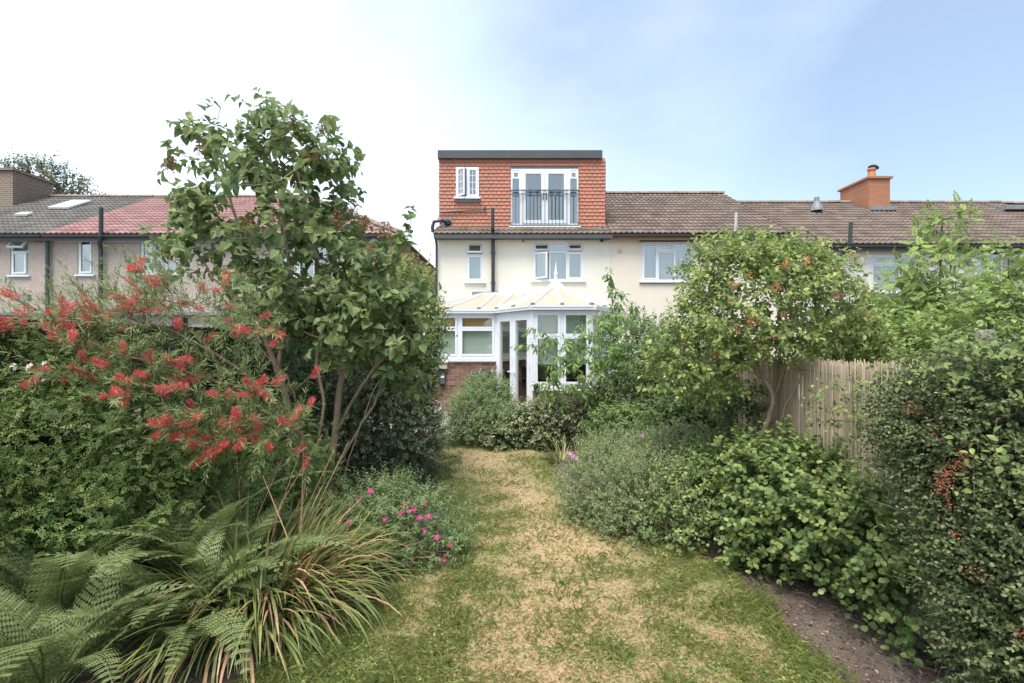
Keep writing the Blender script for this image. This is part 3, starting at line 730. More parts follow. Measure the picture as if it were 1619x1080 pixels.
# neighbour's white flat-roofed extension seen over the left fence
nx = thing('garden_room', 'low white flat-roofed garden room beyond the dark fence', 'extension', (-10, 12.5, 0))
Geo().box(-17, -5.2, 12.6, 15.4, -.02, 2.4).build('wall', MT['pebble'], nx)
Geo().box(-17.1, -5.1, 12.45, 15.42, 2.4, 2.47).build('flat_roof', MT['lead'], nx)
for x in (-15.5, -12.5, -9.0, -6.6): window(nx, Matrix.Translation((x, 12.56, 1.0)), 1.3, 1.1, LT(1.3, 1.1, [(0, .5, 0, 1, 'fixed', 0), (.5, 1, 0, 1, 'fixed', 0)]), back=None)
fl = thing('floodlight', 'small floodlight on post above the fence near the dark-roofed house', 'lamp', (-11.5, 11.9, 2.5))
Geo().box(-11.6, -11.35, 11.85, 11.95, 2.7, 2.86, ).build('lamp_head', MT['lead'], fl); Geo().tube([(-11.47, 11.9, 0), (-11.47, 11.9, 2.7)], .02, 6).build('post', MT['lead'], fl)

# ------------------------------------------------------------------ conservatory
co = thing('conservatory', 'white framed conservatory with ivory hipped roof and brick base', 'conservatory', (.3, 12.3, 0))
CZ0, CZS, CZE = .03, 1.33, 2.42        # floor, sill, eave
A0 = (-2.2, 12.2); A1 = (-.37, 12.2); A2 = (.44, 10.8); A3 = (1.69, 10.8); A4 = (2.5, 12.2); A5 = (2.5, YW); AL = (-2.2, YW)
def facet(p, q):
    p, q = Vector((p[0], p[1], 0)), Vector((q[0], q[1], 0)); d = (q - p); L = d.length; d.normalize()
    n = Vector((d.y, -d.x, 0))      # outward (towards the garden for left-to-right facets)
    M = Matrix(((d.x, -n.x, 0, p.x), (d.y, -n.y, 0, p.y), (0, 0, 1, 0), (0, 0, 0, 1)))
    return M, L
brick_me = Geo().box(0, .215, -.006, .1, 0, .065).mesh('brick', MT['brick']); half_me = Geo().box(0, .1025, -.006, .1, 0, .065).mesh('brick', MT['brick'])
def dwarf_wall(p, q, z1):
    M, L = facet(p, q)
    wl_ = Geo().box(0, L, 0, .1, -.02, z1 - .002).build('dwarf_wall', MT['mortar'], co, M=M)
    for j in range(int((z1 - CZ0) / .075)):
        u = -.112 if j % 2 else 0
        while u < L - .03:
            z = CZ0 + .012 + j * .075
            if u < 0: link('brick', half_me, wl_, M @ Matrix.Translation((.002, 0, z)))
            elif u + .215 <= L: link('brick', brick_me, wl_, M @ Matrix.Translation((u, random.gauss(0, .0015), z)))
            else: link('brick', half_me, wl_, M @ Matrix.Translation((min(u, L - .1025), 0, z)) )
            u += .225
def glazing(p, q, z0, ncol, zt, blind_top=None, blind=None):
    M, L = facet(p, q); M = M @ Matrix.Translation((0, .03, z0)); H = zt - z0
    G = Geo().ring(0, L, 0, H, .055, -.03, .04)
    tr = H * .66
    for i in range(1, ncol): G.box(L * i / ncol - .035, L * i / ncol + .035, -.028, .038, .055, H - .055)
    fr = G.build('window', MT['upvc'], co, M=M)
    Geo().box(-.02, L + .02, -.09, .04, -.075, -.003).build('sill', MT['upvc'], fr, M=M)
    for i in range(ncol):
        a = L * i / ncol + (.057 if i == 0 else .037); b = L * (i + 1) / ncol - (.057 if i == ncol - 1 else .037)
        Geo().ring(a, b, .057, tr, .05, -.045, .02).ring(a, b, tr + .004, H - .057, .05, -.045, .02).build('sash', MT['upvc'], fr, M=M)
        Geo().box(a + .045, b - .045, -.018, -.01, .105, tr - .05).build('pane', MT['glass_c'], fr, M=M)
        Geo().box(a + .045, b - .045, -.018, -.01, tr + .055, H - .105).build('pane', MT['glass_c'], fr, M=M)
        if blind: Geo().box(a + .01, b - .01, .06, .065, .06, tr).build('blind', MT[blind], fr, M=M)
        if blind_top: Geo().box(a + .01, b - .01, .06, .065, tr + .01, H - .06).build('blind', MT[blind_top], fr, M=M)
dwarf_wall(A0, A1, 1.27); dwarf_wall(A2, A3, .70); dwarf_wall(A3, A4, .70); dwarf_wall(AL, A0, 1.27); dwarf_wall(A4, A5, .70)
glazing(A0, A1, 1.345, 2, CZE, 'blind_o', 'blind'); glazing(A2, A3, .78, 2, CZE); glazing(A3, A4, .78, 2, CZE); glazing(AL, A0, 1.345, 3, CZE); glazing(A4, A5, .78, 3, CZE)
# French doors in the angled facet
M, L = facet(A1, A2); M = M @ Matrix.Translation((0, .03, CZ0)); H = CZE - CZ0
fr = Geo().ring(0, L, 0, H, .07, -.04, .05).build('door_frame', MT['upvc'], co, M=M)
for a, b in ((.074, L / 2 - .002), (L / 2 + .002, L - .074)):
    Geo().ring(a, b, .074, H - .074, .125, -.055, .02).build('door_leaf', MT['upvc'], fr, M=M)
    Geo().box(a + .12, b - .12, -.02, -.012, .19, H - .19).build('pane', MT['glass_c'], fr, M=M)
for z in (.35, 1.15, 1.95): Geo().box(.06, .085, -.075, -.055, z, z + .1).box(L - .085, L - .06, -.075, -.055, z, z + .1).build('hinge', MT['upvc'], fr, M=M)
Geo().box(L / 2 - .17, L / 2 - .05, -.10, -.085, 1.02, 1.045).box(L / 2 - .07, L / 2 - .05, -.085, -.055, 1.0, 1.06).build('handle', MT['upvc'], fr, M=M)
Geo().box(L / 2 + .05, L / 2 + .17, -.10, -.085, 1.02, 1.045).box(L / 2 + .05, L / 2 + .07, -.085, -.055, 1.0, 1.06).build('handle', MT['upvc'], fr, M=M)
# corner posts
for p in (A0, A1, A2, A3, A4): Geo().lathe([(.05, .03), (.05, CZE)], Matrix.Translation((p[0], p[1] + .045, 0)), 8).build('corner_post', MT['upvc'], co)
# gutters along the eaves
for p, q_ in ((A0, A1), (A1, A2), (A2, A3), (A3, A4), (A4, A5), (AL, A0)):
    M, L = facet(p, q_); Geo().box(-.03, L + .03, -.12, .02, CZE + .005, CZE + .085).box(-.035, L + .035, -.135, -.10, CZE + .06, CZE + .10).build('gutter', MT['upvc'], co, M=M)
# roof panels and glazing bars
def panel(*pts): Geo().slab(pts, (0, 0, .025)).build('roof_panel', MT['poly'], co)
def bar(a, b, w=.03): 
    a, b = Vector(a), Vector(b); Mx = Matrix.Translation(a) @ (b - a).to_track_quat('X', 'Z').to_matrix().to_4x4()
    Geo().box(0, (b - a).length, -w, w, .015, .06).build('glazing_bar', MT['upvc'], co, M=Mx)
    Geo().box(-.02, .05, -w * 1.2, w * 1.2, .0, .065).build('bar_end', MT['lead'], co, M=Mx)
ze = CZE + .09; AP = (1.06, 12.3, 3.10); RB = (1.06, YW, 3.10)
eav = [(-.37, 12.2, ze), (.44, 10.75, ze), (1.69, 10.75, ze), (2.5, 12.2, ze)]
def lerp(a, b, t): return tuple(a[i] + (b[i] - a[i]) * t for i in range(3))
eb = [eav[0], lerp(eav[0], eav[1], .5), eav[1], lerp(eav[1], eav[2], .5), eav[2], lerp(eav[2], eav[3], .5), eav[3]]
for i in range(6): panel(eb[i], eb[i + 1], AP)
for p in eb: bar(p, AP)
for sgn, xe in ((-1, -.37), (1, 2.5)):
    ys_ = [12.2, 13.3, 14.4, YW]
    for i in range(3): panel((xe, ys_[i], ze), (xe, ys_[i + 1], ze), (1.06, ys_[i + 1] + (.1 if i < 0 else 0), 3.1), (1.06, max(ys_[i], 12.3), 3.1))
    for y in ys_[1:3]: bar((xe, y, ze), (1.06, y, 3.1))
Geo().box(1.0, 1.12, 12.25, YW, 3.10, 3.20).build('ridge', MT['upvc'], co)
Geo().lathe([(.22, -.06), (.16, .03), (.09, .10), (.05, .13), (.055, .16), (.03, .2), (.045, .26), (.05, .3), (.03, .34), (.02, .42), (.0, .62)], Matrix.Translation((1.06, 12.25, 3.1)), 12).build('finial', MT['upvc'], co)
# left part: hipped lean-to
LB = [(-2.2, 12.15, ze), (-.37, 12.15, ze)]; T0, T1 = (-.75, 13.75, 3.02), (.55, 13.75, 3.02)
lp = [LB[0], (-1.55, 12.15, ze), (-.80, 12.15, ze), LB[1]]; tp = [T0, T0, lerp(T0, T1, .25), lerp(T0, T1, .6)]
panel(LB[1], (.62, 13.75, 2.97), tp[3]); panel(lp[0], lp[1], T0); panel(lp[1], lp[2], tp[2], T0); panel(lp[2], lp[3], tp[3], tp[2]); panel(LB[0], T0, (-.75, YW, 3.02), (-2.2, YW, ze))
for a, b in zip(lp, tp): bar(a, b)
Geo().box(-.75, .9, 13.7, YW, 2.99, 3.03).build('flat_panel', MT['poly'], co)
Geo().box(-.78, .6, 13.66, 13.76, 3.0, 3.07).build('ridge', MT['upvc'], co)
for x in (-.45, .05, .5): Geo().box(x - .03, x + .03, 13.76, YW, 3.032, 3.07).build('glazing_bar', MT['upvc'], co)
Geo().box(-1.2, -.42, YW - .35, YW - .01, 3.03, 3.24).build('lead_flashing', MT['lead'], co)
Geo().box(-.4, 1.0, YW - .12, YW - .012, 3.22, 3.29).build('wall_flashing', MT['upvc_mint'], co)
# inside: tiled floor, a few dark pieces so the glass shows a room
Geo().box(-2.1, 2.4, 12.3, 15.4, .03, .05).build('floor', MT['slab'], co)
G = Geo()
for p, q_ in ((A2, A3), (A3, A4)):
    M, L = facet(p, q_)
    for a in (0.02, L / 2 + .02): G.box(a, a + L / 2 - .04, .2, .215, 1.25, 2.35, M=M)
G.build('blind', MT['blind'], co)
# things fixed to or standing by its wall
t = thing('weatherproof_switch_box', 'weathered cream switch box high on the brick wall', 'switch box', (-1.75, 12.1, 1.1))
Geo().box(-1.83, -1.55, 12.08, 12.19, 1.10, 1.24).build('housing', MT['boxcream'], t); Geo().slab([(-1.85, 12.05, 1.24), (-1.53, 12.05, 1.24), (-1.55, 12.19, 1.30), (-1.83, 12.19, 1.30)], (0, 0, .015)).build('lid', MT['boxcream'], t)
t = thing('outdoor_socket', 'slate grey outdoor socket with hanging cable below the switch box', 'socket', (-1.67, 12.1, .7))
Geo().lathe([(.0, -.09), (.085, -.08), (.1, -.02), (.1, .0), (0, .0)], Matrix.Translation((-1.68, 12.19, .86)) @ Matrix.Rotation(math.radians(-90), 4, 'X') @ Matrix.Diagonal((1, 1.75, 1, 1)) @ Matrix.Rotation(math.radians(180), 4, 'X'), 14).box(-1.76, -1.60, 12.09, 12.19, .74, .98).build('cover', MT['socket'], t)
Geo().box(-1.70, -1.62, 12.075, 12.09, .88, .93).build('rocker', MT['upvc'], t)
Geo().tube([(-1.7, 12.16, .74), (-1.72, 12.14, .62), (-1.85, 12.14, .55), (-1.98, 12.15, .6), (-2.02, 12.16, .85), (-1.98, 12.16, 1.06), (-1.84, 12.15, 1.12)], .011, 6).tube([(-1.78, 12.15, 1.1), (-1.76, 12.15, .98)], .012, 6).tube([(-1.6, 12.15, 1.1), (-1.62, 12.15, .98)], .012, 6).tube([(-1.66, 12.15, .74), (-1.66, 12.16, .55)], .018, 6).build('cable', MT['black'], t)
t = thing('drain_pipe', 'black elbowed waste pipe on the brick wall beside the glazed doors', 'pipe', (-.75, 12.1, .9))
Geo().tube([(-.42, 12.13, 1.02), (-.8, 12.13, 1.0), (-.92, 12.13, 1.0), (-.95, 12.13, .94), (-.95, 12.13, .05)], .05, 10).build('pipe', MT['black'], t)
Geo().tube([(-.5, 12.13, 1.02), (-.44, 12.13, 1.022)], .06, 10).build('collar', MT['lead'], t)
t = thing('garden_hose', 'pale cable coil lying on the patio against the brick wall', 'hose', (-1.9, 11.6, .06))
G = Geo(); cc = [(-1.78 + .2 * math.cos(a) * (1 - .01 * a), 11.5 + .16 * math.sin(a), .075 + .008 * a) for a in np.linspace(0, 20, 60)]; G.tube(cc, .011, 5)
G.tube([(-1.6, 11.5, .22), (-1.62, 11.5, .34), (-1.74, 11.5, .42), (-1.88, 11.5, .36), (-1.96, 11.5, .2)], .011, 5); G.build('coil', MT['cable'], t)
t = thing('solar_lantern', 'black solar lantern on a stake in front of low brick wall', 'lantern', (.5, 10.55, .0))
Geo().tube([(.52, 10.6, 0), (.52, 10.6, .62)], .012, 6).build('stake', MT['black'], t); Geo().lathe([(.02, 0), (.05, .04), (.075, .2), (.08, .22), (.03, .25), (0, .25)], Matrix.Translation((.52, 10.6, .62)), 8).build('lamp_head', MT['black'], t)

# ------------------------------------------------------------------ boundaries
lf = thing('panel_fence', 'dark weathered overlap panel fence behind the jasmine', 'fence', (-3.2, 5, 0))
bme = Geo().box(-.01, .008, 0, 1.74, 0, .165).mesh('board', MT['fence_wood']); pme = Geo().box(-.05, .05, -.045, .045, 0, 1.98).mesh('post', MT['fence_wood'])
for k in range(7):
    y0 = -.6 + k * 1.84
    link('post', pme, lf, Matrix.Translation((-3.2, y0 - .045, 0)))
    for j in range(12): link('board', bme, lf, Matrix.Translation((-3.2 + random.gauss(0, .003), y0 + .003, .08 + j * .148)) @ Matrix.Rotation(.08, 4, 'Y'))
    Geo().box(-3.24, -3.16, y0 + .005, y0 + 1.74, 1.865, 1.895).build('capping', MT['fence_wood'], lf)
def fx(y): return 2.40 + (y - 2.6) * .078
rf_ = thing('reed_screen_fence', 'tan reed screen fence behind the shrub with bare trunks', 'fence', (2.6, 5, 0))
N = 3600; yy = 1.2 + 10.3 * rng.random(N) ** 1.35; hgt = 1.60 + .05 * (fbm(np.stack([yy * 1.2, yy * 0, yy * 0], -1), 5) - .5) + rng.normal(0, .015, N)
G = Geo(); an = np.arange(4) * math.pi / 2
for i in range(N):
    x = fx(yy[i]) + rng.normal(0, .008); y = yy[i]; ln = rng.normal(0, .009, 2); hh = hgt[i] - (rng.random() < .06) * rng.random() * .3
    G.tube([(x, y, .0), (x + ln[0], y + ln[1], hh * .5), (x + ln[0] * 1.3, y + ln[1] * 2, hh)], rng.uniform(.0019, .0042), 4, float(np.clip(rng.normal(.45, .3), 0, 1)), cap=False)
G.build('reeds', MT['reed'], rf_, kind='stuff')
for z in (.2, .55, .9, 1.25, 1.5): Geo().tube([(fx(y) - .012, y, z + .01 * math.sin(y * 3)) for y in np.linspace(1.2, 11.5, 24)], .0025, 4).build('wire', MT['wire'], rf_)
for y in np.arange(1.3, 11.6, 1.8): Geo().box(fx(y) + .03, fx(y) + .10, y - .035, y + .035, 0, 1.5).build('post', MT['post_wood'], rf_)
# loose canes leaning on top of the screen
for k, (px_, yy_) in enumerate(((1412, 3.42), (1424, 3.38), (1440, 3.3), (1447, 3.28), (1456, 3.26))):
    p = PX(px_, 612, yy_); lean = .05 * (k > 1)
    o = Geo().tube([p, p + np.array((lean * .6, 0, .11)), p + np.array((lean, .0, .17))], .012, 6, .3).build('cane', MT['reed'], rf_)
st = thing('concrete_post', 'stout grey post standing above the shrubs behind the fence', 'post', PX(1558, 1000, 3.9) * np.array((1, 1, 0)))
Geo().tube([PX(1556, 1000, 3.9) * np.array((1, 1, 0)), PX(1557, 700, 3.9), PX(1558, 524, 3.9), PX(1558, 521, 3.9)], [.07, .068, .064, .05], 10).build('shaft', MT['post_wood'], st, smooth=True)
# ------------------------------------------------------------------ plant tools
def leaf_t(prof, fold=.12, curl=.15, n=None):
    """leaf template: length 1 along y; prof = half widths at equal steps (without the tips)"""
    k = len(prof); ys = np.linspace(0, 1, k + 2); v = [(0, 0, 0)]
    zc = lambda y: -curl * y * y
    for i in range(k):
        y = ys[i + 1]; v += [(-prof[i], y, zc(y) + fold * prof[i] * 2), (0, y, zc(y)), (prof[i], y, zc(y) + fold * prof[i] * 2)]
    v.append((0, 1, zc(1))); T = len(v) - 1
    f3 = [(0, 2, 1), (0, 3, 2), (T, 1 + 3 * (k - 1), 2 + 3 * (k - 1)), (T, 2 + 3 * (k - 1), 3 + 3 * (k - 1))]; f4 = []
    for i in range(k - 1):
        a, b = 1 + 3 * i, 4 + 3 * i; f4 += [(a, a + 1, b + 1, b), (a + 1, a + 2, b + 2, b + 1)]
    d = {3: np.array(f3)}
    if f4: d[4] = np.array(f4)
    return np.array(v, float), d
LEAF_HEART = leaf_t([.30, .40, .33, .20], .22, .25)
LEAF_OVAL = leaf_t([.24, .30, .2], .18, .12)
LEAF_ROUND = leaf_t([.36, .44, .34], .14, .1)
LEAF_LANCE = leaf_t([.13, .17, .12], .2, .35)
LEAF_SMALL = leaf_t([.27], .2, .1)
LEAF_SMALLROUND = leaf_t([.34, .3], .2, .1)
LEAF_NEEDLE = leaf_t([.055], .1, .05)

def sample_env(ells, n, rin=.5, lump=.25, freq=2.6, seed=0, zmin=.03, back=.6):
    """points in the outer part of a union of ellipsoids (cx,cy,cz,rx,ry,rz); returns points, outward directions"""
    E = np.array([e[:6] for e in ells], float); wt = np.array([e[3] * e[5] + e[3] * e[4] for e in ells]); wt = wt / wt.sum()
    P = []; D = []; c = 0
    while c < n:
        m = n * 2; k = rng.choice(len(E), m, p=wt); d = nrm(rng.normal(size=(m, 3)))
        d2 = d.copy(); R = E[k, 3:6]
        lm = 1 + lump * 2 * (fbm(d * freq + k[:, None] * 7.3 + seed, seed, 3) - .5)
        r = rin + (1 - rin) * rng.random(m) ** .55
        p = E[k, :3] + d * R * (r * lm)[:, None]; o = nrm(d / R)
        keep = p[:, 2] > zmin
        keep &= (o[:, 1] < .35) | (rng.random(m) < back)
        for j in range(len(E)):
            q = (((p - E[j, :3]) / (E[j, 3:6] * .62)) ** 2).sum(1) < 1
            keep &= ~(q & (k != j) & (rng.random(m) < .85))
        P.append(p[keep]); D.append(o[keep]); c += keep.sum()
    return np.concatenate(P)[:n], np.concatenate(D)[:n]

def twig_leaves(P, D, per=8, L=.2, spread=.8, droop=.2, up=1.0, jit=.35, size=(.03, .045), tone=.5, tonesd=.18, pairs=False, t0=.1):
    """leaves along twigs that start at P and run along D"""
    N = len(P); D = nrm(D + rng.normal(0, .25, (N, 3)))
    ref = np.where(np.abs(D[:, 2:3]) < .9, np.array([[0., 0, 1]]), np.array([[1., 0, 0]]))
    e1 = nrm(np.cross(D, ref)); e2 = np.cross(D, e1)
    t = np.linspace(t0, 1, per); Lr = L * rng.uniform(.6, 1.3, N)
    pos = P[:, None] + D[:, None] * (Lr[:, None] * t)[..., None]
    pos[..., 2] -= (Lr[:, None] * droop * .5 * t ** 2)
    i = np.arange(per)
    ang = (np.floor(i / 2) * 1.57 + (i % 2) * math.pi if pairs else i * 2.4)[None] + rng.uniform(0, 6.28, N)[:, None]
    sd = np.cos(ang)[..., None] * e1[:, None] + np.sin(ang)[..., None] * e2[:, None]
    ax = D[:, None] * (1 - spread + .35 * t[None, :, None]) + sd * spread + rng.normal(0, jit * .6, (N, per, 3)); ax[..., 2] -= droop
    nm = np.array((0, -.25, up)) + D[:, None] * .45 + rng.normal(0, jit, (N, per, 3))
    s = rng.uniform(*size, (N, per)) * (1 - .25 * t[None] ** 3)
    tn = np.clip(tone + rng.normal(0, tonesd * .6, (N, 1)) + rng.normal(0, tonesd, (N, per)) + .18 * (t[None] - .5), 0, 1)
    return pos.reshape(-1, 3), nrm(ax).reshape(-1, 3), nrm(nm).reshape(-1, 3), s.ravel(), tn.ravel()

def smooth_path(pts, k=5, wob=0.0):
    pts = np.asarray(pts, float); out = []
    p = np.vstack([2 * pts[0] - pts[1], pts, 2 * pts[-1] - pts[-2]])
    for i in range(1, len(p) - 2):
        for t in np.arange(k) / k:
            a, b, c, d = p[i - 1:i + 3]
            out.append(.5 * ((2 * b) + (c - a) * t + (2 * a - 5 * b + 4 * c - d) * t * t + (3 * b - a - 3 * c + d) * t ** 3))
    out.append(pts[-1]); out = np.array(out)
    if wob: out[1:-1] += rng.normal(0, wob, out[1:-1].shape)
    return out

class Skeleton:
    def __init__(s): s.p = []; s.par = []
    def stem(s, pts, wob=.004, k=5):
        pts = smooth_path(pts, k, wob); prev = -1
        if s.p:
            d = np.linalg.norm(np.array(s.p) - pts[0], axis=1); j = int(d.argmin())
            if d[j] < .12: prev = j; pts = pts[1:]
        for q in pts: s.p.append(np.array(q)); s.par.append(prev); prev = len(s.p) - 1
    def reach(s, targets, wander=.1, seg=.12, lowpref=.35):
        base = np.array(s.p); order = np.argsort([np.linalg.norm(base - t, axis=1).min() for t in targets]); tips = []
        for ti in order:
            t = targets[ti]; A = np.array(s.p); d = np.linalg.norm(A - t, axis=1) + lowpref * np.maximum(0, A[:, 2] - t[2] + .05)
            j = int(d.argmin()); a = s.p[j]; dist = np.linalg.norm(t - a); m = max(2, int(dist / seg)); prev = j
            o = rng.normal(0, wander * dist, 3); o[2] = abs(o[2]) * .3 - dist * .06
            for i in range(1, m + 1):
                u = i / m; q = a + (t - a) * u + o * math.sin(math.pi * u)
                s.p.append(q); s.par.append(prev); prev = len(s.p) - 1
            tips.append(prev)
        return tips
    def dirs(s, idx): return nrm(np.array([s.p[i] - s.p[s.par[i]] if s.par[i] >= 0 else (0, 0, 1) for i in idx]))
    def geo(s, tip=.003, power=2.3, rmax=.06, sides=6):
        n = len(s.p); acc = np.zeros(n); r = np.zeros(n); kids = [[] for _ in range(n)]
        for i in range(n - 1, -1, -1):
            r[i] = max(tip ** power, acc[i]) ** (1 / power)
            if s.par[i] >= 0: acc[s.par[i]] += r[i] ** power; kids[s.par[i]].append(i)
        r = np.minimum(r, rmax); G = Geo(); start = [i for i in range(n) if s.par[i] < 0]
        stack = [(i, None) for i in start]
        while stack:
            i, pre = stack.pop(); ch = [] if pre is None else [pre]
            while True:
                ch.append(i)
                if not kids[i]: break
                ks = sorted(kids[i], key=lambda c: -r[c])
                for c in ks[1:]: stack.append((c, i))
                i = ks[0]
            if len(ch) < 2: continue
            rr = r[ch].copy()
            if pre is not None: rr[0] = rr[1]
            rr[-1] *= .5
            G.tube(np.array([s.p[c] for c in ch]), rr, sides if rr[0] > .012 else 4, .5, cap=False)
        return G

def frameM(p, a, n, s):
    a = nrm(a); n = nrm(n - (n @ a) * a); sd = np.cross(a, n)
    return Matrix(((sd[0] * s, a[0] * s, n[0] * s, p[0]), (sd[1] * s, a[1] * s, n[1] * s, p[1]), (sd[2] * s, a[2] * s, n[2] * s, p[2]), (0, 0, 0, 1)))

def leaf_parts(t, name, tmpl, mat, leaves, nmax=300):
    """the nmax leaves that show largest become parts, the rest one joined part"""
    P, A, U, S, V = leaves
    d = np.linalg.norm(P - np.array((0, 0, CAMH)), axis=1) - S * 8
    inview = (np.abs(P[:, 0]) < P[:, 1] * 1.0)
    o = np.argsort(d + 50 * ~inview); a, b = o[:nmax], o[nmax:]
    tones = [.15, .3, .45, .6, .75, .9]; mes = []
    for k in tones: mes.append(Geo().add(tmpl[0], tmpl[1], k).mesh(name, mat))
    for i in a:
        link(name, mes[int(np.clip(V[i] * 6, 0, 5))], t, frameM(P[i], A[i], U[i], S[i]))
    if len(b): Geo().inst(tmpl, P[b], A[b], U[b], S[b], V[b]).build('foliage', mat, t, kind='stuff')

def cat_leaves(*ls): return tuple(np.concatenate(x) for x in zip(*ls))

def E(px, py, Y, rpx, rpy, ry):
    c = PX(px, py, Y); return (*c, rpx * Y / FPX, ry, rpy * Y / FPX)

def shrub(name, label, cat, ells, tmpl, mat, n, leaf, stems=10, base=None, bark='twig', group=None, env=None, parts=0, core=.25, tip=.0025, rmax=.02, leafname='leaf', dirup=.35):
    env = env or {}
    c = np.mean([e[:3] for e in ells], axis=0); base = np.array(base if base is not None else (c[0], c[1], 0.), float)
    t = thing(name, label, cat, base, group)
    P, D = sample_env(ells, n, **env)
    D = nrm(D + np.array((0, 0, dirup)))
    lv = [twig_leaves(P, D, **leaf)]
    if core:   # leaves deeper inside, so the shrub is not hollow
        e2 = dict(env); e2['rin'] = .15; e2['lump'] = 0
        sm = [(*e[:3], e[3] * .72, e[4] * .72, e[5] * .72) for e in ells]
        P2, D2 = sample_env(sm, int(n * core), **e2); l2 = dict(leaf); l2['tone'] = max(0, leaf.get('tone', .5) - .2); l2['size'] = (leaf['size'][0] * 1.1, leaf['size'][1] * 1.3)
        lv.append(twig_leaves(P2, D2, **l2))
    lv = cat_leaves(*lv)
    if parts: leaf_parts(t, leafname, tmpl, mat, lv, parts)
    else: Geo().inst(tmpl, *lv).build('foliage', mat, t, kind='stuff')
    if stems:
        sk = Skeleton(); k = max(2, stems // 5)
        for i in range(k):
            e = ells[i % len(ells)]; b = base + np.array((rng.normal(0, e[3] * .18), rng.normal(0, e[4] * .18), -.02)); m = np.array(e[:3])
            sk.stem([b, b * .45 + m * .55 + rng.normal(0, .04, 3) * np.array((1, 1, 0)), m + rng.normal(0, .06, 3)])
        sk.reach(P[rng.choice(len(P), min(stems * 3, len(P)), False)], .12)
        sk.geo(tip, 2.3, rmax).build('stems', MT[bark], t, smooth=True)
    return t, lv

LM = dict(
    lilac=leafm('lilac leaf', (.045, .085, .032), (.095, .15, .055), (.19, .25, .095)),
    bottle=leafm('bottlebrush leaf', (.06, .10, .035), (.12, .17, .06), (.20, .25, .10), .2),
    jasmine=leafm('jasmine leaf', (.05, .10, .026), (.10, .165, .044), (.20, .265, .08)),
    fern=leafm('fern frond', (.075, .125, .045), (.135, .195, .075), (.22, .28, .12), .3),
    strap=leafm('strap leaf', (.06, .105, .035), (.13, .18, .055), (.23, .26, .09), .2, .4),
    straw=leafm('dead strap leaf', (.22, .14, .075), (.36, .25, .14), (.50, .38, .23), .15, .7),
    geran=leafm('hardy shrub leaf', (.07, .125, .045), (.12, .19, .075), (.19, .26, .115)),
    privet=leafm('privet leaf', (.07, .12, .035), (.14, .20, .06), (.24, .30, .10)),
    dark=leafm('dark evergreen leaf', (.04, .066, .034), (.08, .115, .058), (.16, .20, .11), .15, .4),
    mid=leafm('mid green leaf', (.045, .085, .03), (.085, .14, .05), (.15, .21, .08)),
    bright=leafm('bright leaf', (.085, .145, .04), (.15, .23, .065), (.25, .34, .11), .35),
    cherry=leafm('cherry leaf', (.07, .135, .04), (.12, .21, .065), (.21, .31, .11), .35),
    varieg=leafm('variegated leaf', (.05, .08, .035), (.12, .165, .075), (.36, .38, .22), .2, .4),
    grey=leafm('grey green leaf', (.08, .125, .05), (.145, .195, .085), (.24, .29, .14), .2, .6),
    snow=leafm('snowberry leaf', (.055, .105, .032), (.11, .172, .052), (.21, .27, .09), .28),
    coton=leafm('cotoneaster leaf', (.03, .055, .022), (.075, .11, .042), (.16, .20, .085), .15, .45, .35),
    vib=leafm('light shrub leaf', (.07, .12, .03), (.14, .205, .058), (.27, .335, .12), .3),
    seed=leafm('brown seed head', (.09, .045, .02), (.17, .085, .04), (.27, .15, .07), .1, .8),
    rust=leafm('rusty bracts', (.17, .06, .03), (.28, .11, .055), (.40, .19, .09), .2, .8),
    red=leafm('red stamen', (.47, .06, .065), (.62, .12, .12), (.74, .28, .25), .25, .7, .2, 1.0),
    pink=leafm('magenta petal', (.36, .03, .14), (.48, .06, .21), (.60, .14, .32), .3, .6, .3, 1.0),
    purple=leafm('mauve petal', (.35, .13, .36), (.48, .2, .48), (.6, .32, .6), .3, .6, .3, 1.0),
    white=leafm('white petal', (.6, .6, .55), (.7, .7, .65), (.8, .8, .75), .3, .6, .3, 1.0),
    berry=leafm('orange berry', (.26, .07, .035), (.36, .115, .055), (.48, .21, .12), .05, .5, .3, 1.0),
    tree=leafm('far tree leaf', (.05, .075, .035), (.09, .12, .06), (.14, .17, .09), .2),
)
# ------------------------------------------------------------------ lilac tree
def cluster_mesh(name, mat, n, r, l, tmpl, size, axis=True, tone=.5, sd=.25):
    """small pieces spread round a short axis (seed heads, berries, flower spikes)"""
    y = rng.random(n) * l; a = rng.uniform(0, 6.28, n); rr = r * np.sqrt(rng.random(n)) * np.sin(np.clip(y / l * .8 + .2, 0, 1) * math.pi) ** .6
    P = np.stack([rr * np.cos(a), y, rr * np.sin(a)], 1); A = nrm(np.stack([np.cos(a), rng.normal(.3, .4, n), np.sin(a)], 1))
    return Geo().inst(tmpl, P, A, nrm(rng.normal(size=(n, 3))), rng.uniform(*size, n), np.clip(rng.normal(tone, sd, n), 0, 1)).mesh(name, mat)

li = thing('lilac_tree', 'tall open lilac with heart-shaped leaves and brown seed heads', 'tree', (-1.83, 4.8, 0))
sk = Skeleton()
sk.stem([PX(508, 835, 4.8), PX(520, 760, 4.8), PX(532, 670, 4.8), PX(541, 594, 4.8), PX(560, 540, 4.75), PX(582, 470, 4.75), PX(600, 420, 4.8)])
sk.stem([PX(541, 594, 4.8), PX(522, 540, 4.9), PX(505, 470, 4.95), PX(498, 400, 4.9), PX(480, 320, 4.9), PX(465, 240, 4.85)])
sk.stem([PX(474, 830, 4.7), PX(468, 720, 4.7), PX(450, 620, 4.7), PX(438, 585, 4.7), PX(410, 512, 4.6), PX(372, 470, 4.5), PX(335, 438, 4.45)])
sk.stem([PX(438, 585, 4.7), PX(452, 520, 4.8), PX(460, 450, 4.9), PX(452, 380, 4.9), PX(440, 300, 4.9), PX(420, 220, 4.9)])
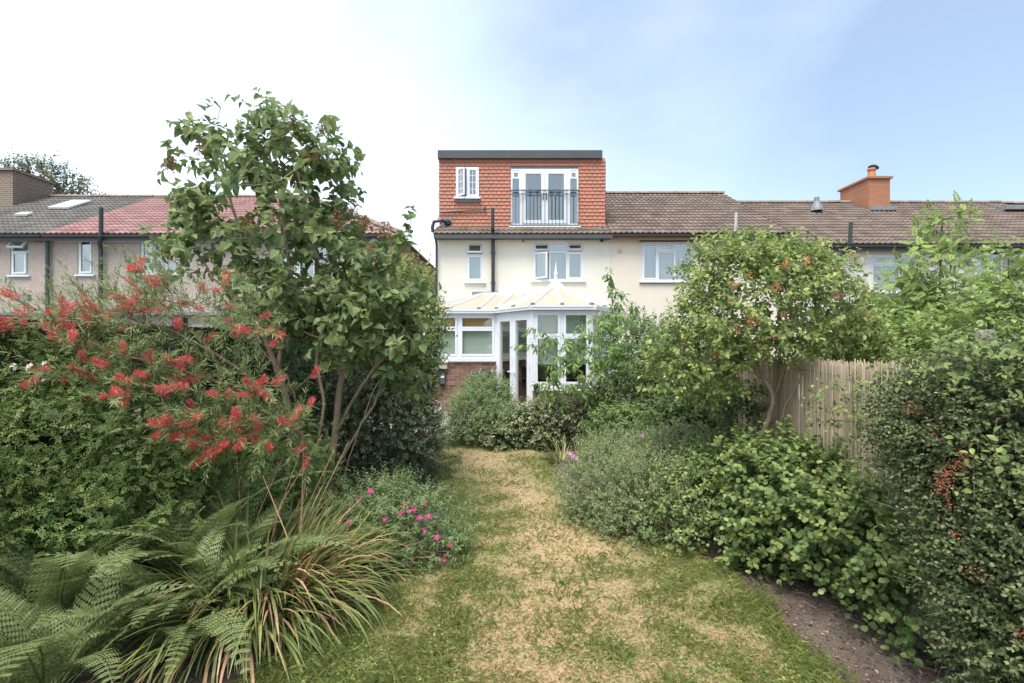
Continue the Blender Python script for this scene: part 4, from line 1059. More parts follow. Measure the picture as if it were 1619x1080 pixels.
sk.stem([PX(410, 512, 4.6), PX(395, 440, 4.8), PX(380, 370, 4.9), PX(360, 300, 4.9), PX(345, 220, 4.9), PX(348, 160, 4.9)])
sk.stem([PX(582, 470, 4.75), PX(610, 430, 4.7), PX(640, 390, 4.6), PX(650, 345, 4.6)])
sk.stem([PX(530, 690, 4.8), PX(565, 620, 4.6), PX(610, 560, 4.5), PX(640, 520, 4.5)])
sk.stem([PX(530, 830, 4.75), PX(548, 740, 4.7), PX(575, 660, 4.6), PX(600, 600, 4.55), PX(628, 560, 4.5)])
sk.stem([PX(490, 830, 4.75), PX(500, 720, 4.65), PX(512, 640, 4.6), PX(500, 560, 4.6), PX(520, 500, 4.6)])
sk.stem([PX(520, 760, 4.8), PX(560, 690, 4.7), PX(590, 640, 4.7), PX(612, 590, 4.8)])
ells = [E(450, 330, 4.85, 118, 130, .9), E(348, 238, 4.85, 56, 60, .45), E(455, 228, 4.9, 90, 58, .55), E(345, 390, 4.6, 62, 62, .45), E(318, 330, 4.7, 42, 55, .3), E(575, 430, 4.8, 75, 65, .5), E(515, 315, 4.9, 52, 100, .5),
        E(645, 370, 4.6, 26, 42, .2), E(560, 520, 4.7, 115, 50, .45), E(650, 500, 4.5, 40, 55, .3), E(450, 470, 4.6, 90, 45, .5), E(272, 255, 4.75, 22, 22, .15), E(275, 395, 4.5, 34, 22, .18), E(440, 172, 4.9, 36, 12, .15), E(625, 545, 4.6, 58, 40, .35), E(600, 470, 4.6, 70, 45, .35), E(630, 590, 4.9, 45, 45, .3)]
P, D = sample_env(ells, 500, rin=.3, lump=.2, seed=3, zmin=1.15, back=1.0)
tips = sk.reach(P, .1, .1)
tp = np.array([sk.p[i] for i in tips]); td = nrm(sk.dirs(tips) + np.array((0, 0, .35)))
sk.geo(.0036, 2.1, .058, 8).build('stems', MT['bark_tan'], li, smooth=True)
lv = twig_leaves(tp - td * .08, td, per=9, L=.27, spread=.85, droop=.42, up=.8, jit=.42, size=(.066, .125), tone=.54, tonesd=.17, pairs=True)
lv2 = twig_leaves(P[rng.choice(len(P), 70)] , nrm(rng.normal(size=(70, 3)) + np.array((0, -.3, .3))), per=6, L=.2, spread=.85, droop=.5, up=.8, jit=.4, size=(.075, .11), tone=.5, pairs=True)
leaf_parts(li, 'leaf', LEAF_HEART, LM['lilac'], cat_leaves(lv, lv2), 300)
sme = [cluster_mesh('seed_head', LM['seed'], 150, .05, .15, LEAF_SMALL, (.014, .026)) for _ in range(3)]
for x, y, Y in ((318, 237, 4.35), (268, 262, 4.45), (394, 362, 4.3), (588, 405, 4.35), (558, 332, 4.5), (535, 352, 4.5), (462, 196, 4.5), (272, 405, 4.3), (495, 248, 4.5), (430, 345, 4.4), (572, 350, 4.5), (610, 372, 4.45), (505, 205, 4.6)):
    link('seed_head', random.choice(sme), li, Matrix.Translation(Vector(PX(x, y, Y)) - Vector((0, 0, .05))) @ Matrix.Rotation(math.radians(90 + random.gauss(0, 20)), 4, 'X') @ Matrix.Rotation(random.random() * 6, 4, 'Y') @ Matrix.Scale(random.uniform(.75, 1.15), 4))

# ------------------------------------------------------------------ bottlebrush
bb = thing('bottlebrush_shrub', 'arching bottlebrush shrub covered in red flower spikes', 'shrub', (-1.74, 4.2, 0))
FL = [(207,426),(237,443),(256,441),(219,459),(185,469),(98,476),(133,469),(130,485),(78,493),(97,497),(44,486),(39,511),(93,509),(11,518),(81,522),(91,536),(115,534),(178,491),(200,487),(228,491),(256,474),(256,489),(289,480),(313,487),(319,456),(344,459),(357,443),(139,506),(163,504),(144,515),(130,563),(152,572),(122,585),(143,596),(72,583),(48,604),(237,559),(237,568),(270,570),(287,578),(300,570),(272,594),(230,598),(200,602),(265,614),(288,611),(185,619),(170,627),(198,626),(337,622),(361,622),(385,624),(391,604),(411,606),(404,620),(419,625),(437,604),(252,669),(268,669),(296,669),(315,658),(274,690),(248,687),(306,702),(330,693),(356,676),(370,663),(380,676),(400,661),(407,676),(402,691),(380,693),(357,700),(344,709),(326,713),(424,704),(444,663),(459,670),(470,654),(476,709),(485,730),(313,730),(491,637),(498,591),(426,522),(439,528),(435,541),(418,500),(376,518),(389,522),(12,466),(20,468),(352,690),(222,420),(148,488),(108,490),(215,470),(245,452)]
def bbY(x, y): return 3.15 + .75 * min(1, max(0, x) / 450) + .25 * (y < 520) + random.uniform(-.1, .05) - .2 * (y > 600) - .22
FP = np.array([PX(x, y, bbY(x, y)) for x, y in FL])
sk = Skeleton(); b0 = np.array((-1.72, 4.15, -.02))
sk.stem([b0, PX(480, 740, 4.1), PX(474, 660, 4.05), PX(455, 600, 4.0), PX(430, 560, 3.95)])
sk.stem([PX(474, 690, 4.05), PX(420, 620, 3.9), PX(340, 560, 3.8), PX(260, 520, 3.75), PX(190, 500, 3.7), PX(120, 490, 3.6)])
sk.stem([PX(340, 560, 3.8), PX(280, 500, 3.85), PX(240, 470, 3.85)])
sk.stem([PX(420, 620, 3.9), PX(330, 600, 3.7), PX(230, 570, 3.5), PX(130, 560, 3.4), PX(40, 540, 3.3)])
sk.stem([PX(478, 720, 4.1), PX(440, 680, 3.8), PX(380, 660, 3.6), PX(300, 655, 3.5)])
sk.stem([PX(455, 600, 4.0), PX(400, 540, 4.0), PX(340, 490, 4.0)])
ells = [E(180, 520, 3.6, 190, 55, .5), E(330, 500, 3.9, 110, 45, .4), E(150, 590, 3.4, 130, 40, .35), E(330, 610, 3.65, 140, 45, .4), E(380, 670, 3.6, 110, 50, .35), E(230, 455, 3.8, 60, 25, .3), E(300, 650, 3.45, 90, 30, .3)]
P, D = sample_env(ells, 420, rin=.2, lump=.2, seed=9, zmin=.6, back=1)
tips = sk.reach(np.concatenate([FP, P[:230]]), .09, .11, .1)
tp = np.array([sk.p[i] for i in tips]); td = sk.dirs(tips)
sk.geo(.0022, 2.2, .042, 7).build('stems', MT['bark_red'], bb, smooth=True)
lv = [twig_leaves(tp - td * .14, td, per=34, L=.27, spread=.55, droop=.0, up=.6, jit=.35, size=(.05, .075), tone=.5, tonesd=.2)]
lv.append(twig_leaves(P, nrm(D + np.array((-.6, -.2, .35))), per=26, L=.24, spread=.5, droop=.0, up=.6, jit=.35, size=(.05, .075), tone=.42, tonesd=.2))
Geo().inst(LEAF_NEEDLE, *[np.concatenate(x) for x in zip(*[(a[0], a[1], a[2], a[3], a[4]) for a in lv])]).build('foliage', LM['bottle'], bb, kind='stuff')
stam = leaf_t([.038], .0, .0)
def brush_mesh():
    n = 270; y = rng.random(n) * .095; a = rng.uniform(0, 6.28, n)
    P = np.stack([.003 * np.cos(a), y, .003 * np.sin(a)], 1); A = nrm(np.stack([np.cos(a), rng.normal(.25, .25, n), np.sin(a)], 1))
    return Geo().inst(stam, P, A, nrm(rng.normal(size=(n, 3))), rng.uniform(.02, .034, n), np.clip(rng.normal(.5, .25, n), 0, 1)).mesh('flower_spike', LM['red'])
FP = np.concatenate([FP, tp[rng.choice(len(FP) + 100, 45, False)] + rng.normal(0, .03, (45, 3)) - np.array((0, .12, 0))])
bmes = [brush_mesh() for _ in range(4)]
for i, p in enumerate(FP):
    j = int(np.argmin(np.linalg.norm(tp - p, axis=1))); d = nrm(td[j] + np.array((-.25, -.1, .1)) + rng.normal(0, .2, 3))
    link('flower_spike', bmes[i % 4], bb, frameM(p - d * .04, d, rng.normal(size=3), random.uniform(.75, 1.15)))

# ------------------------------------------------------------------ jasmine on the fence
def pinnate(P, A, U, S, V, pairs=3, k0=.5):
    """each leaf becomes a stalk of paired leaflets with one at the end"""
    out = []; a = nrm(A); n = nrm(U - (U * a).sum(-1, keepdims=True) * a); sd = np.cross(a, n)
    for k in range(pairs):
        t = .25 + .55 * k / max(1, pairs - 1)
        for s in (-1, 1): out.append((P + a * (S * t)[:, None], nrm(a * .75 + sd * s), n + rng.normal(0, .15, n.shape), S * (k0 - k0 * .3 * k / pairs), V))
    out.append((P + a * (S * .85)[:, None], a, n, S * k0 * 1.15, V))
    return cat_leaves(*out)
ja = thing('jasmine_climber', 'dense green jasmine with tiny white flowers over the fence', 'climber', (-2.8, 3.6, 0))
ells = [E(70, 620, 3.4, 150, 60, .3), E(50, 700, 3.25, 180, 80, .35), E(230, 720, 3.75, 140, 70, .35), E(330, 770, 4.0, 140, 75, .4), E(120, 780, 3.3, 200, 70, .35), E(440, 750, 4.4, 80, 90, .3), E(20, 585, 3.3, 70, 35, .25)]
P, D = sample_env(ells, 3000, rin=.45, lump=.45, freq=3.6, seed=14)
lv = twig_leaves(P, nrm(D + np.array((0, -.3, .25))), per=6, L=.2, spread=.75, droop=.25, up=.9, jit=.35, size=(.045, .07), tone=.4, tonesd=.27)
P2, D2 = sample_env([(*e[:3], e[3] * .8, e[4] * .8, e[5] * .8) for e in ells], 700, rin=.2, lump=0, seed=14)
lv3 = twig_leaves(P2, D2, per=5, L=.2, droop=.25, size=(.06, .09), tone=.3)
Geo().inst(LEAF_OVAL if False else leaf_t([.19, .16], .15, .15), *pinnate(*cat_leaves(lv, lv3), k0=.42)).build('foliage', LM['jasmine'], ja, kind='stuff')
sk = Skeleton()
for i in range(7): b = np.array((-3.05 + .08 * i, 2.7 + .3 * i, 0)); sk.stem([b, b + np.array((.05, .1, .5)), b + np.array((.1, 0, 1.1))])
sk.reach(P[:140], .15); sk.geo(.002, 2.4, .018).build('stems', MT['twig'], ja, smooth=True)
pet = leaf_t([.3, .28], .1, .1)
def flower_mesh(name, mat, np_, size, cup=.5):
    a = np.arange(np_) * 2 * math.pi / np_ + .2; A = np.stack([np.cos(a), np.sin(a), np.full(np_, cup)], 1)
    return Geo().inst(pet, np.zeros((np_, 3)), nrm(A), np.tile((0., 0, 1), (np_, 1)), size, np.clip(rng.normal(.5, .2, np_), 0, 1)).mesh(name, mat)
wf = flower_mesh('flower', LM['white'], 5, .016, .2)
JF = [(25,585),(40,586),(65,588),(28,655),(100,663),(97,668),(125,673),(105,685),(140,655),(215,650),(218,655),(188,693),(153,708),(190,710),(222,735),(230,762),(247,750),(262,748),(92,711),(80,728),(145,620),(60,640),(15,700),(48,760),(170,750),(75,800),(205,790),(130,745)]
for x, y in JF:
    for k in range(2): link('flower', wf, ja, Matrix.Translation(PX(x + random.gauss(0, 5), y + random.gauss(0, 5), 2.95 + .9 * x / 500)) @ Matrix.Rotation(random.uniform(.5, 1.6), 4, 'X') @ Matrix.Rotation(random.random() * 6, 4, 'Z') @ Matrix.Scale(random.uniform(.8, 1.4), 4))

# ------------------------------------------------------------------ ferns
def frond_mesh(k):
    n = 20; L = 1.0; G = Geo(); V = []; t = np.linspace(0, 1, 30); arch = .38 + .1 * k
    cy_ = np.sin(t * (1.1 + .1 * k)) / 1.1; cz = -arch * t ** 2.2; cx = .05 * np.sin(t * 3 + k)
    C = np.stack([cx, cy_, cz], 1); G.tube(C, np.linspace(.007, .002, 30), 4, .35, cap=False)
    for i in range(n):
        u = .14 + .85 * i / n; j = u * 29; p = np.array([np.interp(j, np.arange(30), C[:, a]) for a in range(3)]); tg = nrm(C[min(29, int(j) + 1)] - C[int(j)])
        w = .165 * math.sin(math.pi * min(1, (u * .88 + .14))) ** .8 * (1 - u * .35) + .01
        for s in (-1, 1):
            ax = nrm(np.array((s, 0, 0)) + tg * .42 + np.array((0, 0, .1 + rng.normal(0, .05)))); nm_ = nrm(np.cross(tg, (1., 0, 0)) * -1 + rng.normal(0, .08, 3))
            if nm_[2] < 0: nm_ = -nm_
            m = 7; q = np.linspace(.06, .93, m); base = p + ax * (w * q)[:, None]; base[:, 2] -= .12 * w * q ** 2
            sd = nrm(np.cross(ax, nm_)); pl = w * .21 * np.sin(math.pi * np.clip(q * .8 + .2, 0, 1)) ** .7
            for s2 in (-1, 1): G.inst(leaf_t([.34], .1, .1), base, np.tile(nrm(sd * s2 + ax * .45), (m, 1)), np.tile(nm_, (m, 1)), pl + .004, np.clip(rng.normal(.5 + .1 * (i % 2), .13, m), 0, 1))
    return G.mesh('frond', LM['fern'])
fmes = [frond_mesh(k % 4) for k in range(5)]
def fern(label, base, n, ln, lean=(0, 0), up=(.9, 1.5), az0=None):
    t = thing('fern', label, 'fern', base, 'ferns in the bed')
    G = Geo().lathe([(.0, -.02), (.05, 0), (.04, .06), (.0, .1)], Matrix.Translation(Vector(base)), 8); G.build('crown', MT['twig'], t)
    for i in range(n):
        a = i * 2.399 + random.random() * .5; el = random.uniform(*up)
        d = np.array((math.cos(a) * math.cos(el) + lean[0], math.sin(a) * math.cos(el) + lean[1], math.sin(el)))
        nm_ = np.array((-math.cos(a) * math.sin(el), -math.sin(a) * math.sin(el), math.cos(el)))
        link('frond', fmes[i % 5], t, frameM(np.array(base) + np.array((math.cos(a), math.sin(a), 0)) * .03 + np.array((0, 0, .05)), d, nm_ + rng.normal(0, .15, 3), ln * random.uniform(.75, 1.15)))
fern('tall fern growing at the left edge in front of the jasmine', (-2.6, 2.95, 0), 26, .92, up=(.85, 1.5))
fern('upright fern with ladder-like fronds beneath the white-flowered climber', (-2.1, 3.35, 0), 22, .98, up=(1.0, 1.5))
fern('broad fern spreading beside the clump of strap leaves', (-1.88, 2.85, 0), 26, .78, up=(.7, 1.45))
fern('low fern in the lower left corner', (-2.25, 2.45, 0), 26, .76, up=(.7, 1.45))
fern('small fern behind the strap-leaved clump', (-1.85, 3.2, 0), 22, .85, up=(.8, 1.45))

# ------------------------------------------------------------------ strap-leaved clumps
def blade_t(bend, n=8, w=.011, droop=1.0):
    """strap blade of length ~1: rises along y, bends towards z"""
    t = np.linspace(0, 1, n + 1); an = bend * t ** 1.6; dy = np.cos(an); dz = -np.sin(an)
    y = np.concatenate([[0], np.cumsum((dy[1:] + dy[:-1]) / 2 / n)]); z = np.concatenate([[0], np.cumsum((dz[1:] + dz[:-1]) / 2 / n)])
    hw = w * np.clip(np.minimum(1, (1 - t) * 3.5), .08, 1); v = []
    for i in range(n + 1): v += [(-hw[i], y[i], z[i] + .35 * hw[i]), (0, y[i], z[i]), (hw[i], y[i], z[i] + .35 * hw[i])]
    f = []
    for i in range(n): a = 3 * i; f += [(a, a + 1, a + 4, a + 3), (a + 1, a + 2, a + 5, a + 4)]
    return np.array(v, float), {4: np.array(f)}
BLADES = [blade_t(b, 8, w) for b, w in ((.35, .008), (.8, .009), (1.25, .010), (1.8, .010), (2.4, .009))]
def strap_clump(name, label, base, nb, ln, rad, parts=300, dead=.28, up=(.55, 1.45), mat='strap', group=None, wid=1.0):
    t = thing(name, label, 'strap plant', base, group); rows = []
    for i in range(nb):
        r = rad * math.sqrt(random.random()); a = random.random() * 6.283; a2 = a + random.gauss(0, .5)
        el = min(1.52, max(.25, random.uniform(*up) - .35 * r / rad + random.gauss(0, .1)))
        p = np.array(base) + np.array((r * math.cos(a), r * math.sin(a), -.01)); d = np.array((math.cos(a2) * math.cos(el), math.sin(a2) * math.cos(el), math.sin(el)))
        nm_ = np.array((-math.cos(a2) * math.sin(el), -math.sin(a2) * math.sin(el), math.cos(el)))
        rows.append((p, d, nm_, ln * random.uniform(.55, 1.15), random.randrange(5), random.random() < dead, np.clip(random.gauss(.5, .25), 0, 1)))
    rows.sort(key=lambda q: np.linalg.norm(q[0] + q[1] * q[3] * .7 - np.array((0, 0, CAMH))))
    cache = {}; G1, G2 = Geo(), Geo()
    for i, (p, d, nm_, s, k, dd_, v) in enumerate(rows):
        tm = (BLADES[k][0] * np.array((wid, 1, 1)), BLADES[k][1])
        if i < parts:
            key = (k, dd_, int(v * 3.99))
            if key not in cache: cache[key] = Geo().add(tm[0], tm[1], (key[2] + .5) / 4).mesh('blade', LM['straw' if dd_ else mat])
            link('blade', cache[key], t, frameM(p, d, nm_, s))
        else: (G2 if dd_ else G1).inst(tm, p[None], d[None], nm_[None], [s], [v])
    if G1.n: G1.build('blades', LM[mat], t, kind='stuff')
    if G2.n: G2.build('dead_blades', LM['straw'], t, kind='stuff')
    return t
sc_ = strap_clump('strap_leaf_clump', 'large arching clump of yellow-green strap leaves with straw-coloured ones', (-1.68, 3.35, 0), 1900, .76, .38, 300, .22, up=(.8, 1.52))
for i in range(9):   # dry flower stalks rising from the clump
    p = np.array((-1.62 + random.gauss(0, .16), 3.4 + random.gauss(0, .12), .1)); d = np.array((random.gauss(.10, .2), random.gauss(.15, .12), 1)); l = random.uniform(.7, 1.05)
    G = Geo().tube([p, p + d * l * .5, p + d * l + np.array((d[0] * .25, 0, -.05))], [.0045, .004, .002], 5, .5); G.build('dry_stalk', LM['straw'], sc_)
strap_clump('strap_leaf_clump', 'few long strap leaves spilling into the lower left corner', (-2.15, 2.1, 0), 34, .7, .15, 34, .3, up=(.4, 1.3))
strap_clump('strap_leaf_clump', 'loose strap leaves between the big clump and lilac trunk', (-1.25, 4.0, 0), 200, .62, .25, 200, .3, up=(.7, 1.4))
strap_clump('iris_clump', 'small upright iris clump at the far end of the lawn', PX(885, 722, 7.4) * np.array((1, 1, 0)), 70, .42, .14, 70, .12, up=(1.15, 1.5), wid=1.6)
strap_clump('strap_leaf_clump', 'thin grassy tuft under the dark evergreen by the lawn', (-1.45, 5.3, 0), 160, .5, .3, 160, .2, up=(.6, 1.35))

# ------------------------------------------------------------------ low magenta-flowered shrub
t, lv = shrub('flowering_shrub', 'low green shrub dotted with magenta flowers at lawn edge', 'shrub',
    [E(650, 830, 4.2, 85, 55, .42), E(590, 815, 4.3, 65, 55, .38), E(690, 870, 4.05, 50, 38, .25), E(620, 790, 4.5, 60, 35, .3), E(560, 860, 4.1, 40, 50, .25)],
    leaf_t([.2, .2], .2, .15), LM['geran'], 950, dict(per=11, L=.13, spread=.8, droop=.1, size=(.022, .036), tone=.5, tonesd=.2), stems=14)
mf = [flower_mesh('flower', LM['pink'], 5, s, c) for s, c in ((.03, .5), (.026, .9), (.03, .25))]
for x, y in ((586,777),(566,788),(552,827),(641,797),(634,813),(647,809),(671,797),(663,820),(677,818),(672,838),(691,850),(643,861),(711,863),(702,885),(609,820),(655,805),(709,916),(648,895)):
    Yf = 3.78 if y < 890 else 3.85
    link('flower', random.choice(mf), t, Matrix.Translation(PX(x, y, Yf if y > 800 else 4.0) if y < 900 else PX(x, y, 3.7)) @ Matrix.Rotation(random.uniform(.4, 1.3), 4, 'X') @ Matrix.Rotation(random.random() * 6, 4, 'Z') @ Matrix.Scale(random.uniform(.7, 1.1), 4))

# ------------------------------------------------------------------ left, behind the lilac
shrub('privet_bush', 'tall light green privet between the lilac and house', 'shrub', [E(620, 470, 6.6, 75, 55, .5), E(660, 520, 6.4, 35, 60, .35), E(560, 500, 6.8, 70, 70, .5), E(640, 585, 6.5, 45, 60, .4)],
      LEAF_SMALLROUND, LM['privet'], 1500, dict(per=10, L=.2, spread=.75, droop=.05, size=(.035, .055), tone=.5, tonesd=.2), stems=16, base=(-1.55, 6.7, 0), rmax=.03)
shrub('evergreen_bush', 'dark evergreen bush with pale leaf edges left of lawn', 'shrub', [E(625, 660, 6.3, 62, 90, .5), E(660, 690, 6.6, 32, 60, .35), E(580, 650, 6.0, 50, 110, .5), E(640, 600, 6.6, 45, 50, .4), E(520, 680, 5.8, 60, 110, .4)],
      LEAF_SMALLROUND, LM['dark'], 2200, dict(per=10, L=.17, spread=.75, droop=.15, size=(.03, .05), tone=.78, tonesd=.28), stems=12, rmax=.025)
shrub('hedge_bush', 'shady mid green bush filling behind bottlebrush', 'shrub', [E(400, 600, 5.8, 120, 110, .4), E(300, 640, 5.4, 110, 110, .35), E(480, 560, 6.3, 100, 90, .4), E(420, 480, 6.3, 80, 50, .3)],
      LEAF_OVAL, LM['mid'], 1300, dict(per=8, L=.2, droop=.15, size=(.045, .07), tone=.35, tonesd=.2), stems=10)

# ------------------------------------------------------------------ centre, end of the lawn
shrub('round_bush', 'rounded light green bush left of the glazed doors', 'shrub', [E(765, 650, 8.9, 52, 50, .5), E(745, 670, 8.6, 45, 40, .4), E(800, 670, 8.6, 35, 36, .4), E(770, 615, 9.1, 30, 22, .3)],
      LEAF_SMALL, LM['geran'], 1500, dict(per=10, L=.16, droop=.05, size=(.032, .055), tone=.55, tonesd=.25), stems=12)
shrub('variegated_hedge', 'cream-edged variegated bush at the end of the lawn', 'shrub', [E(835, 675, 8.5, 45, 36, .4), E(880, 665, 8.5, 52, 34, .45), E(925, 650, 8.7, 40, 40, .4), E(795, 690, 8.3, 28, 22, .3)],
      LEAF_SMALLROUND, LM['varieg'], 1500, dict(per=9, L=.14, droop=.1, size=(.035, .055), tone=.45, tonesd=.28), stems=10)
ct = thing('cherry_tree', 'young cherry with drooping leaves in front of the conservatory', 'tree', (1.6, 8.4, 0))
sk = Skeleton()
sk.stem([PX(952, 705, 8.4), PX(956, 640, 8.4), PX(962, 560, 8.4), PX(968, 490, 8.4), PX(964, 424, 8.4)], .004)
sk.stem([PX(956, 640, 8.4), PX(925, 605, 8.2), PX(890, 570, 8.1), PX(850, 548, 8.0), PX(826, 545, 8.0)])
sk.stem([PX(960, 590, 8.4), PX(930, 555, 8.2), PX(890, 535, 8.1), PX(850, 520, 8.0)])
sk.stem([PX(954, 670, 8.4), PX(915, 640, 8.1), PX(880, 610, 8.0), PX(862, 605, 8.0)])
sk.stem([PX(962, 560, 8.4), PX(985, 520, 8.3), PX(1000, 490, 8.3)]); sk.stem([PX(956, 640, 8.4), PX(985, 590, 8.2), PX(1010, 560, 8.2)])
P, D = sample_env([E(900, 560, 8.1, 70, 38, .4), E(960, 540, 8.3, 45, 60, .4), E(900, 610, 8.1, 60, 30, .35), E(985, 560, 8.3, 35, 60, .4), E(968, 470, 8.4, 12, 45, .1)], 80, rin=.2, back=1)
tips = sk.reach(P, .1, .1); idx = [i for i in range(len(sk.p)) if sk.p[i][2] > .9][::2] + [i for i in range(len(sk.p)) if sk.p[i][2] > 1.9][::3] + tips
tp = np.array([sk.p[i] for i in idx]); td = sk.dirs(idx)
sk.geo(.003, 2.2, .03).build('stems', MT['bark'], ct, smooth=True)
leaf_parts(ct, 'leaf', LEAF_LANCE, LM['cherry'], twig_leaves(tp, nrm(td + rng.normal(0, .3, td.shape)), per=8, L=.22, spread=.75, droop=.75, up=.5, jit=.35, size=(.09, .14), tone=.5, tonesd=.2), 300)

# ------------------------------------------------------------------ right side, back to front
shrub('backing_bush', 'large dark green bush behind the young cherry', 'shrub', [E(1000, 560, 9.2, 60, 70, .6), E(1010, 640, 8.2, 70, 60, .6), E(1070, 590, 7.4, 80, 80, .6), E(1130, 620, 6.4, 80, 90, .5), E(1000, 690, 7.3, 75, 40, .5), E(1090, 690, 6.2, 80, 60, .5), E(1165, 665, 5.2, 38, 60, .22)],
      LEAF_OVAL, LM['mid'], 2700, dict(per=9, L=.2, droop=.1, size=(.045, .07), tone=.42, tonesd=.25), stems=14, rmax=.03)
shrub('lime_shrub', 'yellowish green low shrub under the dark bush', 'shrub', [E(975, 675, 7.4, 45, 24, .35), E(1015, 665, 7.2, 40, 22, .3)],
      LEAF_OVAL, LM['bright'], 350, dict(per=8, L=.14, droop=.1, size=(.04, .06), tone=.4), stems=6)
vb = thing('flowering_currant', 'big light green shrub tree with rusty seed clusters and bare trunks', 'tree', (2.3, 4.65, 0))
sk = Skeleton()
sk.stem([PX(1188, 800, 4.6), PX(1196, 712, 4.6), PX(1216, 660, 4.6), PX(1222, 630, 4.6), PX(1205, 590, 4.7), PX(1180, 540, 4.7), PX(1150, 480, 4.7), PX(1130, 430, 4.7)])
sk.stem([PX(1216, 655, 4.6), PX(1235, 600, 4.7), PX(1250, 540, 4.75), PX(1245, 470, 4.75), PX(1230, 410, 4.7)])
sk.stem([PX(1252, 800, 4.5), PX(1236, 690, 4.5), PX(1240, 650, 4.5), PX(1266, 600, 4.5), PX(1280, 560, 4.6), PX(1300, 500, 4.7), PX(1310, 430, 4.7)])
sk.stem([PX(1290, 800, 4.25), PX(1312, 700, 4.25), PX(1328, 660, 4.25), PX(1336, 600, 4.25), PX(1335, 560, 4.3), PX(1345, 500, 4.4)])
sk.stem([PX(1205, 590, 4.7), PX(1150, 560, 4.7), PX(1100, 530, 4.7), PX(1060, 500, 4.8)])
ells = [E(1195, 480, 4.65, 105, 85, .7), E(1115, 550, 4.7, 58, 70, .5), E(1270, 480, 4.6, 68, 70, .6), E(1325, 525, 4.5, 38, 38, .35), E(1170, 420, 4.7, 75, 38, .45), E(1070, 590, 4.8, 36, 60, .35), E(1250, 425, 4.7, 50, 28, .35), E(1370, 550, 4.4, 28, 22, .25)]
P, D = sample_env(ells, 900, rin=.3, lump=.25, seed=6, zmin=1.22, back=.9)
sk.reach(P[:330], .1, .1); sk.geo(.0026, 2.15, .036, 7).build('stems', MT['bark_tan'], vb, smooth=True)
lv = twig_leaves(P, nrm(D + np.array((0, 0, .5))), per=11, L=.19, spread=.75, droop=.05, up=.8, jit=.4, size=(.042, .068), tone=.4, tonesd=.27)
P2, D2 = sample_env(ells, 550, rin=.8, lump=.3, seed=6, zmin=1.22, back=.9)
lv2 = twig_leaves(P2, nrm(D2 + np.array((0, 0, .6))), per=10, L=.16, spread=.7, up=.8, jit=.4, size=(.03, .052), tone=.62, tonesd=.2)
Geo().inst(LEAF_OVAL, *cat_leaves(lv, lv2)).build('foliage', LM['vib'], vb, kind='stuff')
rme_ = [cluster_mesh('seed_cluster', LM['rust'], 60, .035, .09, LEAF_SMALL, (.012, .024)) for _ in range(3)]
o_ = np.argsort(P2[:, 1] + rng.normal(0, .25, len(P2)))[:26]
for i in o_: link('seed_cluster', random.choice(rme_), vb, frameM(P2[i] + D2[i] * .05, nrm(D2[i] + rng.normal(0, .4, 3)), rng.normal(size=3), random.uniform(.5, 1.1)))

shrub('grey_mound_shrub', 'grey-green mounded shrub beside the dry lawn', 'shrub', [E(950, 770, 5.1, 66, 56, .42), E(1025, 785, 4.7, 84, 66, .44), E(1070, 730, 5.3, 80, 52, .42), E(960, 720, 5.7, 50, 30, .35), E(1000, 840, 4.5, 55, 28, .22), E(930, 825, 4.8, 35, 32, .25)],
      LEAF_SMALL, LM['grey'], 3200, dict(per=13, L=.13, spread=.65, droop=-.1, size=(.018, .030), tone=.5, tonesd=.2), stems=16)
t = thing('mauve_flower', 'mauve flowers at the edge of the grey-green mound', 'flower', PX(905, 725, 5.6) * np.array((1, 1, 0)))
pf = flower_mesh('bloom', LM['purple'], 6, .035, .6)
G = Geo()
for x, y in ((905, 722), (911, 726), (900, 718), (1014, 690)):
    q = PX(x, y, 5.45); link('bloom', pf, t, Matrix.Translation(q) @ Matrix.Rotation(.7, 4, 'X')); G.tube([q * np.array((1, 1, 0)) + np.array((0, .1, 0)), q], .003, 4)
G.build('stalk', LM['geran'], t)
shrub('rose_bush', 'small open rose bush with yellow-green shoots by grey mound', 'shrub', [E(1085, 790, 4.4, 60, 55, .3), E(1060, 840, 4.2, 40, 40, .2), E(1110, 750, 4.6, 45, 35, .25)],
      LEAF_OVAL, LM['snow'], 330, dict(per=7, L=.16, droop=.1, size=(.028, .046), tone=.55, tonesd=.28), stems=16, bark='bark', core=.1)
shrub('snowberry_bush', 'round-leaved snowberry bush sprawling along the reed fence', 'shrub', [E(1250, 780, 4.0, 95, 80, .42), E(1330, 830, 3.6, 95, 85, .38), E(1180, 760, 4.4, 75, 60, .4), E(1290, 770, 4.2, 70, 40, .3), E(1400, 860, 3.25, 70, 70, .28), E(1220, 850, 3.9, 55, 45, .25), E(1450, 950, 2.95, 55, 70, .2)],
      LEAF_ROUND, LM['snow'], 1500, dict(per=9, L=.21, spread=.8, droop=.12, up=1.1, size=(.032, .058), tone=.42, tonesd=.25, pairs=True), stems=24, parts=300, rmax=.014)
t, lv = shrub('cotoneaster_bush', 'big small-leaved cotoneaster with rusty orange berries filling the right edge', 'shrub',
    [E(1550, 690, 2.55, 78, 70, .26), E(1462, 660, 2.85, 52, 46, .17), E(1480, 735, 2.75, 48, 42, .17), E(1605, 850, 2.4, 78, 110, .26), E(1635, 1010, 2.25, 75, 110, .26), E(1630, 640, 2.35, 70, 60, .24), E(1690, 900, 2.15, 95, 220, .26), E(1540, 630, 2.65, 60, 32, .2), E(1540, 820, 2.55, 45, 50, .2), E(1570, 930, 2.45, 35, 50, .18)],
    LEAF_SMALLROUND, LM['coton'], 4200, dict(per=17, L=.22, spread=.62, droop=.0, up=.7, jit=.5, size=(.015, .027), tone=.5, tonesd=.3), stems=30, bark='bark', env=dict(rin=.5, lump=.3, freq=4.2), rmax=.02)
